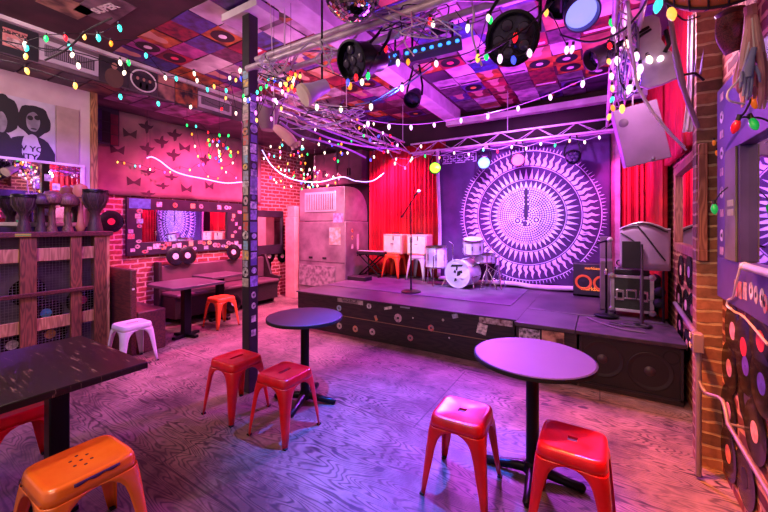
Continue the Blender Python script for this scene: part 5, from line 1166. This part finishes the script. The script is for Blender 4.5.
# pink ribbon bundle and bluish glove
t = thing('ribbon_bundle', 'bundle of pink cloth ribbons hanging at the right picture edge above the purple mirror', 'ribbons', at(752, 15, d=1.9))
rnd = random.Random(5)
for k in range(12):
    x0, x1 = 750+rnd.uniform(-3, 5), 735+k*3.0+rnd.uniform(-2, 2)
    pts = [at(x0, 12, d=1.45), at((x0+x1)/2+rnd.uniform(-2, 2), 45, d=1.45+rnd.uniform(-.03, .03)), at(x1, 78, d=1.45+rnd.uniform(-.03, .03)), at(x1+rnd.uniform(-3, 3), 98+rnd.uniform(-10, 12), d=1.45)]
    b = MB(); b.tube(spline(pts, 5), [.006]+[.011]*13+[.006, .004], 6); b.build('ribbon', mat('pink_ribbon_%d' % (k % 3), ('d89a98', 'b87888', 'e8b8b0')[k % 3], .7), t, world=True)
b = MB(); b.tube([at(750, 6, d=1.45), at(751, 16, d=1.45)], .02, 8); b.build('ribbon_knot', mat('pink_ribbon_0', 'd89a98'), t, world=True)
t = thing('glove', 'blue grey glove dangling fingers down among the pink ribbons', 'glove', at(749, 70, d=1.40))
gl = mat('glove_cloth', '8a90b8', .7)
b = MB(); b.tube([at(754, 48, d=1.40), at(751, 58, d=1.40), at(748, 70, d=1.40), at(747, 78, d=1.40)], [.009, .012, .018, .016], 10); b.build('palm', gl, t, world=True)
for k, (fx, fy, ln) in enumerate(((741, 76, 12), (744, 79, 17), (747.5, 80, 20), (751, 79, 18))):
    b = MB(); b.tube([at(fx+1, fy-4, d=1.40), at(fx, fy+ln*.5, d=1.39), at(fx-1, fy+ln, d=1.40)], [.0055, .0055, .004], 8); b.build('finger', gl, t, world=True)
b = MB(); b.tube([at(755, 66, d=1.40), at(759, 74, d=1.39), at(760, 82, d=1.40)], [.006, .0055, .004], 8); b.build('thumb', gl, t, world=True)
b = MB(); b.tube([at(754, 48, d=1.40), at(752, 18, d=1.43)], .003, 5); b.build('hanging_string', PAPER, t, world=True)
cable('white cable loop hanging by the large orange bulb', [at(750, 40, d=1.42), at(741, 75, d=1.42), at(728, 92, d=1.42), at(730, 101, d=1.42), at(745, 104, d=1.42)], .004, 'd8d0d8')
# small things in the rig centre
t = thing('clip_projector', 'white and lilac lamp head with round front clamped near the left truss', 'lamp', at(312, 92, d=2.6))
a, c_ = at(304, 95, d=2.6), at(330, 84, d=2.7); d = (c_-a).normalized(); x_ = d.cross(Vector((0, 0, 1))).normalized(); y_ = d.cross(x_); M = Matrix((x_, y_, d)).transposed().to_4x4(); M.translation = a
b = MB(); b.lathe([(.075, 0), (.08, .02), (.06, .09), (.05, .2), (.0, .22)], 20, M); b.build('lamp_shell', mat('lilac_shell', 'c0b0e0', .4), t, world=True)
b = MB(); q = at(322, 84, d=2.66); b.tube([q, q+Vector((0, 0, .2)), Vector((q.x, q.y, 3.59))], .008, 6); b.build('drop_rod', BLACKM, t, world=True)
b = MB(); b.lathe([(.082, -.012), (.082, .012), (.05, .0), (0, -.004)], 20, M); b.build('front_ring', CREAM, t, world=True)
t = thing('plush_arm', 'pale pink stuffed arm dangling diagonally below the left truss', 'toy', at(290, 133, d=3.2))
b = MB(); b.tube([at(273, 126, d=3.2), at(281, 131, d=3.2), at(290, 139, d=3.2), at(295, 146, d=3.2)], [.035, .05, .055, .05], 10); b.build('sleeve', mat('pink_plush', 'e0a8b0', .8), t, world=True, sub=1)
b = MB(); b.tube([at(274, 126, d=3.2), at(274, 126, d=3.2)+Vector((0, 0, .25)), at(274, 126, d=3.2)+Vector((-.05, 0, 3.59-at(274, 126, d=3.2).z))], .004, 5); b.build('hanging_string', PAPER, t, world=True)
for k in range(3): b = MB(); b.tube([at(292+3*k, 144-k, d=3.2), at(293+3.2*k, 150-2*k, d=3.2)], [.02, .012], 8); b.build('paw_finger', mat('pink_plush', 'e0a8b0'), t, world=True)
t = thing('bucket_lamp', 'dull mauve bucket shaped lamp behind the pole top by the left truss', 'lamp', at(267, 122, d=3.9))
b = MB(); b.lathe([(.07, 0), (.09, .05), (.12, .22), (.13, .26), (.12, .27)], 24, Matrix.Translation(at(268, 130, d=3.9))); b.build('shade', mat('mauve_shade', '8a6478', .5), t, world=True, solid=.004)

# ------------------------------------------------------------------ string lights
BC = {'w': ('fff0d8', 'ffe8c8'), 'y': ('ffd890', 'ffb040'), 'o': ('f0902a', 'ff8020'), 'r': ('e02030', 'ff1828'), 'g': ('20c060', '18ff60'), 'c': ('60e0d8', '30f0e0'), 'b': ('5060ff', '3848ff'), 'p': ('e8a0e8', 'ff70e0'), 'l': ('f0c8f0', 'ffc8ff')}
CW = {'g': mat('green_wire', '1c2a22', .6), 'k': mat('black_wire', '1a161e', .6), 'w': mat('white_wire', 'b8a8c0', .5)}
BULBMESH = {}
def bulb(parent, p, col, s, lit, tilt=0, wire='k'):
    key = (col, s, lit)
    if key not in BULBMESH:
        c, e = BC[col]; b = MB(); b.lathe([(.0, 0), (.006, -.001), (.010, -.010), (.0125, -.022), (.010, -.034), (.004, -.044), (0, -.046)], 10)
        b.cur = 1; b.tube([(0, 0, -.004), (0, 0, .016)], .0075, 6)
        m_ = mat('bulb_%s_%s' % (col, lit), c, .25, emit=e, es=lit*.27); tmp = b.build('bulb', [m_, CW['g' if wire == 'g' else 'k']], parent); me = tmp.data; bpy.data.objects.remove(tmp); BULBMESH[key] = me
    o = bpy.data.objects.new('bulb', BULBMESH[key]); C.objects.link(o); o.parent = parent
    o.location = p-parent.location; o.scale = (s, s, s); o.rotation_euler = (tilt, tilt*.7, 0); return o
def string(label, pts, wire='g', r=.0035, s=1.0, lit=7, group=None, hang=None, drop=.02):
    """pts: (px, py, depth, colour or None); a bulb hangs a little below the wire at each coloured point"""
    P_ = [at(a, b_, d=d) for a, b_, d, *_ in pts]
    t = thing('string_light', label, 'string lights', P_[0], 0, group)
    wp = [q+Vector((0, 0, drop*s+.0)) if pts[i][3] else q for i, q in enumerate(P_)]
    b = MB(); b.tube(spline(wp, 4), r, 5); b.build('wire', CW[wire], t, world=True)
    if hang is not None:
        q = wp[hang]; b = MB(); b.tube([q, (q.x, q.y, 3.23 if q.x < -5.05 else 3.585)], .002, 5); b.build('hanging_thread', CW['k'], t, world=True)
    for i, q in enumerate(P_):
        if pts[i][3]: bulb(t, q+Vector((0, 0, .018*s)), pts[i][3], s, lit, random.uniform(-.35, .35))
    return t
string('bulb string crossing in front of the pink lettered soffit poster', [(-10, 30, 2.6, None), (14, 34, 2.7, None), (25, 44, 2.7, 'w'), (46, 38, 2.8, 'g'), (65, 37, 2.9, 'r'), (84, 36, 3.0, 'y'), (98, 37, 2.6, 'c'), (119, 27, 2.7, 'c')], 'k', s=1.15)
string('bulb string sagging below the first one over the left vent', [(-10, 36, 2.55, None), (10, 44, 2.6, None), (26, 56, 2.65, 'y'), (27, 48, 2.65, 'c'), (50, 52, 2.7, None), (69, 46, 2.8, 'c'), (73, 55, 2.8, 'w'), (78, 65, 2.8, 'w'), (100, 60, 2.9, None), (120, 62, 3.0, 'w'), (125, 73, 3.0, 'w'), (128, 62, 3.0, 'g')], 'k', s=1.1)
string('two green tipped bulbs hanging lowest below the left soffit', [(-10, 58, 2.6, None), (12, 62, 2.6, None), (26, 70, 2.65, 'y'), (50, 74, 2.7, None), (75, 85, 2.75, 'y'), (96, 84, 3.0, None), (120, 96, 3.2, 'c'), (158, 103, 3.5, 'c'), (191, 107, 3.9, 'w')], 'k', s=1.15)
string('bulb string along the ceiling edge above the soffit posters', [(95, 30, 3.0, None), (111, 43, 3.0, 'o'), (130, 40, 3.1, None), (146, 55, 3.2, 'c'), (165, 77, 3.5, 'w'), (176, 78, 3.5, 'c'), (194, 73, 3.6, 'w'), (197, 80, 3.6, 'w'), (207, 89, 3.8, 'c'), (214, 86, 3.8, 'y'), (226, 90, 3.9, 'c'), (236, 80, 4.0, 'y')], 'k', s=1.1)
string('bulb string looping from the far vent to the pole top', [(205, 100, 4.0, None), (222, 109, 4.2, 'r'), (226, 98, 4.2, 'y'), (236, 113, 4.2, 'w'), (230, 78, 3.8, 'w'), (241, 78, 3.4, 'b'), (244, 96, 3.3, 'g'), (240, 70, 3.3, 'w')], 'k', s=1.1)
# fine multicoloured garlands over the booth
cols = 'rgbyocpwrby'
gp = [(92, 153), (100, 157), (108, 159), (118, 162), (124, 163), (135, 166), (140, 166), (150, 169), (155, 169), (165, 172), (170, 172), (180, 168), (190, 170), (199, 165), (208, 176), (218, 178), (226, 172), (236, 178)]
string('fine multicoloured garland strung low across the bird print cloth', [(88, 150, 5.0, None)]+[(a, b_+.3*math.sin(i), 5.0+.008*(a-90), cols[i % 11]) for i, (a, b_) in enumerate(gp)], 'k', .0025, .85, 9, hang=8)
gp = [(187, 125), (192, 134), (195, 146), (198, 156), (203, 164), (196, 126), (208, 132), (214, 140), (219, 150), (213, 141), (226, 148), (230, 155), (238, 152), (233, 163), (222, 168), (216, 158)]
string('fine multicoloured garland hanging down left of the sticker pole', [(183, 118, 4.8, None)]+[(a, b_, 4.9, cols[(i*3+1) % 11]) for i, (a, b_) in enumerate(gp)], 'k', .0025, .9, 9, hang=1)
rnd = random.Random(9)
def cluster(label, cx, cy, rx, ry, d, n, seed, s=.8, lit=9, wire='k', pal_='rgbyocpwryw'):
    rnd = random.Random(seed); pts = []
    for i in range(n):
        a = rnd.uniform(0, 2*PI); q = math.sqrt(rnd.random()); pts.append((cx+rx*q*math.cos(a), cy+ry*q*math.sin(a), d+rnd.uniform(-.12, .12), rnd.choice(pal_)))
    pts.sort(key=lambda q: q[0]+.4*q[1]); return string(label, pts, wire, .0025, s, lit, hang=n//2)
cluster('dense tangle of small coloured bulbs above the stone base air handler', 305, 178, 36, 12, 6.0, 46, 1, .95)
cluster('tangle of small coloured bulbs right beside the sticker pole', 285, 160, 24, 22, 5.4, 34, 2, .9)
cluster('tangle of green and red bulbs hanging just left of the pole', 220, 148, 14, 16, 4.6, 22, 3, .95, pal_='grgrbyow')
cluster('orange glowing cluster of bulbs under the front truss left end', 292, 82, 12, 9, 2.9, 22, 4, .95, pal_='oyryow')
cluster('scattered small bulbs below the left truss near the stage corner', 350, 140, 50, 22, 4.6, 34, 5, .9, pal_='wyogrlbw')
cluster('bulb tangle twisted around the pole head and pipes', 268, 100, 24, 24, 3.0, 22, 6, .85, pal_='cwygbpl')
# white bulbs across the stage
string('long swag of white bulbs crossing over the stage from the left rig', [(300, 100, 2.9, None), (317, 107, 3.0, 'w'), (341, 109, 3.1, 'w'), (360, 120, 3.3, None), (368, 123, 3.4, 'l'), (389, 126, 3.6, 'l'), (411, 127, 3.8, 'l'), (434, 125, 4.0, 'l'), (461, 120, 4.0, 'l'), (488, 116, 3.9, 'l'), (518, 108, 3.7, 'l'), (550, 97, 3.3, 'l'), (583, 83, 3.0, 'l'), (615, 70, 2.7, None), (648, 52, 2.4, None)], 'w', .004, 1.35, 6)
string('dark wire string with white bulbs rising from left rig to the led bar', [(330, 108, 2.6, None), (352, 107, 2.6, None), (371, 106, 2.7, 'w'), (402, 88, 2.6, 'w'), (425, 66, 2.5, None), (436, 64, 2.4, 'l'), (470, 52, 2.3, None), (500, 30, 2.1, None), (540, 5, 2.0, None)], 'k', .004, 1.2, 6)
string('coloured bulb string hanging around the big par can by the front truss', [(325, 70, 2.3, None), (348, 82, 2.2, 'b'), (356, 77, 2.2, 'r'), (350, 85, 2.2, 'o'), (362, 82, 2.2, 'w'), (368, 75, 2.2, 'g'), (386, 48, 2.3, 'r'), (398, 62, 2.3, 'w'), (408, 62, 2.3, 'o'), (430, 20, 2.3, 'r'), (433, 24, 2.3, 'w')], 'k', .003, 1.05, 6)
string('coloured bulb string with big yellow bulb between the two big par cans', [(455, 10, 2.2, None), (468, 27, 2.2, 'w'), (490, 20, 2.1, 'g'), (488, 18, 2.1, 'w'), (478, 57, 2.1, 'y'), (486, 56, 2.1, 'g'), (516, 36, 1.9, 'r'), (500, 58, 1.9, 'l'), (513, 60, 1.9, 'b'), (529, 53, 1.9, 'l'), (546, 12, 2.1, 'y'), (567, 49, 2.2, 'l'), (573, 48, 2.2, 'l')], 'k', .003, 1.15, 5)
string('row of small white bulbs along the rear truss bottom', [(395, 158, 5.9, None)]+[(396+i*14.5, 159-i*1.55+(3 if i % 2 else 0), 5.75-.07*i, 'lwgywlcrw'[i % 9]) for i in range(15)], 'w', .004, 1.2, 6)
string('zigzag of white bulbs dropping at the left stage corner', [(386, 145, 5.4, None), (388, 151, 5.4, 'w'), (395, 163, 5.4, 'w'), (405, 168, 5.4, 'p'), (412, 158, 5.4, 'w'), (421, 146, 5.4, 'w')], 'w', .004, 1.3, 6, hang=0)
string('vertical bulb string down the right truss beside the tapestry', [(620, -5, 2.3, None), (611, 22, 2.3, 'g'), (613, 30, 2.3, 'l'), (609, 46, 2.35, 'r'), (608, 62, 2.4, 'y'), (611, 76, 2.4, 'w'), (612, 88, 2.45, 'y'), (613, 99, 2.5, 'c'), (612, 108, 2.5, 'o'), (610, 116, 2.55, 'y')], 'k', .003, 1.15, 5)
string('cluster of white bulbs tangled at the bright joint of the right rig', [(622, 36, 2.3, None), (626, 44, 2.3, 'w'), (636, 56, 2.3, 'l'), (638, 76, 2.3, 'w'), (630, 88, 2.3, 'l'), (640, 68, 2.25, 'l'), (648, 60, 2.25, 'w'), (622, 108, 2.4, 'y'), (617, 60, 2.35, 'l')], 'w', .004, 1.4, 7)
string('two big pale bulbs at the top beside the orange drum', [(650, -8, 1.9, None), (660, 3, 1.9, 'c'), (670, 14, 1.8, 'y'), (684, 20, 1.8, None), (700, 16, 1.85, None)], 'k', .004, 1.7, 4)
string('big orange, red and green bulbs hanging over the purple mirror corner', [(768, 82, 1.5, None), (754, 101, 1.5, 'o'), (745, 112, 1.5, None), (738, 125, 1.5, 'r'), (744, 117, 1.5, None), (751, 124, 1.5, 'g'), (760, 118, 1.5, None), (768, 121, 1.5, None)], 'k', .004, 1.3, .5)
string('single green bulb on a black wire in front of the brick pillar', [(728, 187, 1.95, None), (720, 194, 1.95, None), (714, 208, 1.95, 'g')], 'k', .003, 1.3, .5)
for i, (px, py, cc, lb) in enumerate(((714, 140, 'o', 'tiny amber bulb on the pillar, upper'), (717, 150, 'o', 'tiny amber bulb stuck on the pillar, lower'))):
    t = thing('string_light', lb+' above the green bulb', 'bulb', at(px, py, d=2.2)); bulb(t, at(px, py, d=2.2), cc, .8, .6)
# led rope light
ROPE = mat('rope_light', 'e8e0ff', .4, emit='a898ff', es=2.2)
for lb, pts in (('glowing white rope light looping over the bird print cloth', [(147, 158, 5.2), (152, 157, 5.2), (160, 161, 5.2), (172, 170, 5.2), (185, 175, 5.3), (205, 179, 5.5), (225, 183, 5.5), (242, 182, 5.5)]), ('glowing white rope light swagged above the air handler to the stage', [(262, 150, 5.5), (272, 166, 5.6), (285, 176, 5.7), (300, 181, 5.8), (320, 182, 5.8), (342, 177, 5.8), (356, 181, 5.8), (372, 181, 5.8), (384, 173, 5.8)])):
    q_ = [at(a, b_, d=d) for a, b_, d in pts]; t = thing('rope_light', lb, 'rope light', q_[0])
    b = MB(); b.tube(spline(q_, 6), .008, 8); b.build('glowing_tube', ROPE, t, world=True)
    for q in (q_[0], q_[-1]): b = MB(); b.tube([q, (q.x, q.y, 3.235 if q.x < -5.05 else 3.585)], .002, 5); b.build('hanging_thread', CW['k'], t, world=True)
# cables through the rig
cab = [('pale violet cable drooping under the left truss toward the stage, upper', [(280, 118, 3.4), (305, 128, 3.6), (335, 140, 3.9), (370, 147, 4.6), (400, 149, 5.2)], .011, 'b890c8'),
 ('pale violet cable drooping under the left truss toward the stage, lower', [(280, 122, 3.4), (300, 136, 3.6), (325, 142, 3.8), (350, 150, 4.4), (366, 158, 4.6)], .012, 'a880b8'),
 ('thick lilac cable bundle drooping at the stage left corner', [(290, 112, 3.4), (312, 124, 3.6), (345, 137, 4.2), (385, 152, 5.2)], .012, '9878b0'),
 ('black power cable hanging across the left soffit to the ceiling', [(45, 60, 2.6), (62, 52, 2.6), (75, 42, 2.6), (88, 30, 2.7), (112, 18, 2.7)], .007, '1a1418'),
 ('blue white cable crossing above the stage under the led bars', [(355, 105, 2.8), (385, 98, 2.8), (410, 82, 2.6), (432, 66, 2.5)], .006, '6a80c8'),
 ('bright white cable swooping down in front of the tilted speaker', [(628, 2, 2.08), (630, 40, 2.12), (634, 62, 2.2), (637, 84, 2.2), (648, 105, 2.2), (664, 127, 2.2), (684, 147, 2.25)], .010, 'e8d8f0'),
 ('second white cable along the tilted speaker face', [(634, 70, 2.2), (641, 92, 2.2), (652, 110, 2.2), (670, 132, 2.2), (686, 150, 2.25)], .006, 'd8c8e8'),
 ('black cable arcing across the stage ceiling to the right rig', [(560, 35, 2.3), (590, 42, 2.3), (620, 32, 2.2), (640, 12, 2.1), (648, -5, 2.0)], .007, '1c1424'),
 ('dark cable looped over the large par can on the right', [(470, 62, 2.2), (500, 45, 1.9), (530, 25, 1.9), (552, 2, 1.9)], .006, '241c2e'),
 ('thin white cable dangling below the clamped box on the front truss', [(408, 8, 2.3), (412, 25, 2.3), (404, 40, 2.3), (414, 56, 2.3)], .005, 'd8b8d0'),
 ('coiled white cable hanging between led bar and big par can', [(470, -4, 2.2), (474, 14, 2.2), (472, 32, 2.2), (476, 50, 2.2), (482, 66, 2.2)], .007, 'c8b0c8'),
 ('pink cable knot hanging from the front truss middle', [(396, 5, 2.4), (402, 18, 2.4), (392, 28, 2.4), (406, 36, 2.4), (396, 48, 2.4)], .007, 'b878a8'),
 ('silver wire heap wound on the front truss beside the par can', [(300, 50, 2.6), (312, 42, 2.6), (322, 50, 2.6), (315, 60, 2.6), (326, 66, 2.6), (332, 52, 2.6), (320, 40, 2.6), (334, 74, 2.6)], .006, 'a8a0b0'),
 ('thin black cable sagging along the soffit lower edge', [(0, 40, 2.7), (40, 48, 2.9), (90, 56, 3.1), (150, 80, 3.5), (215, 100, 4.2), (243, 110, 4.4)], .005, '141016')]
for lb, pts, r_, col in cab: cable(lb, [at(*q[:2], d=q[2]) for q in pts], r_, col, 'power_cable')
rnd = random.Random(21)
zones = [('dangling by the right truss joint', 628, 60, 14, 40, 2.35, 7), ('tangled above the led bars', 420, 22, 45, 18, 2.35, 8), ('tangled around the left end of the front truss', 275, 70, 18, 18, 2.9, 6), ('wound along the left truss', 330, 115, 45, 16, 3.5, 7)]
wn = ['thin white', 'thin lilac', 'thin black', 'thin silver', 'thin pink', 'thin grey', 'thin violet', 'thin pale blue']; wc = ['d8d0e0', 'b8a0d8', '17121c', 'a8a4b0', 'd898c0', '6a606c', '6a48a0', '90a8d8']
for zn, cx, cy, rx, ry, d, n in zones:
    for k in range(n):
        pts = [at(cx+rx*rnd.uniform(-1, 1), cy+ry*rnd.uniform(-1, 1), d=d+rnd.uniform(-.1, .1)) for _ in range(6)]
        cable('%s wire %s' % (wn[k], zn), pts, .0045, wc[k], 'loose_wire', cat='wire')
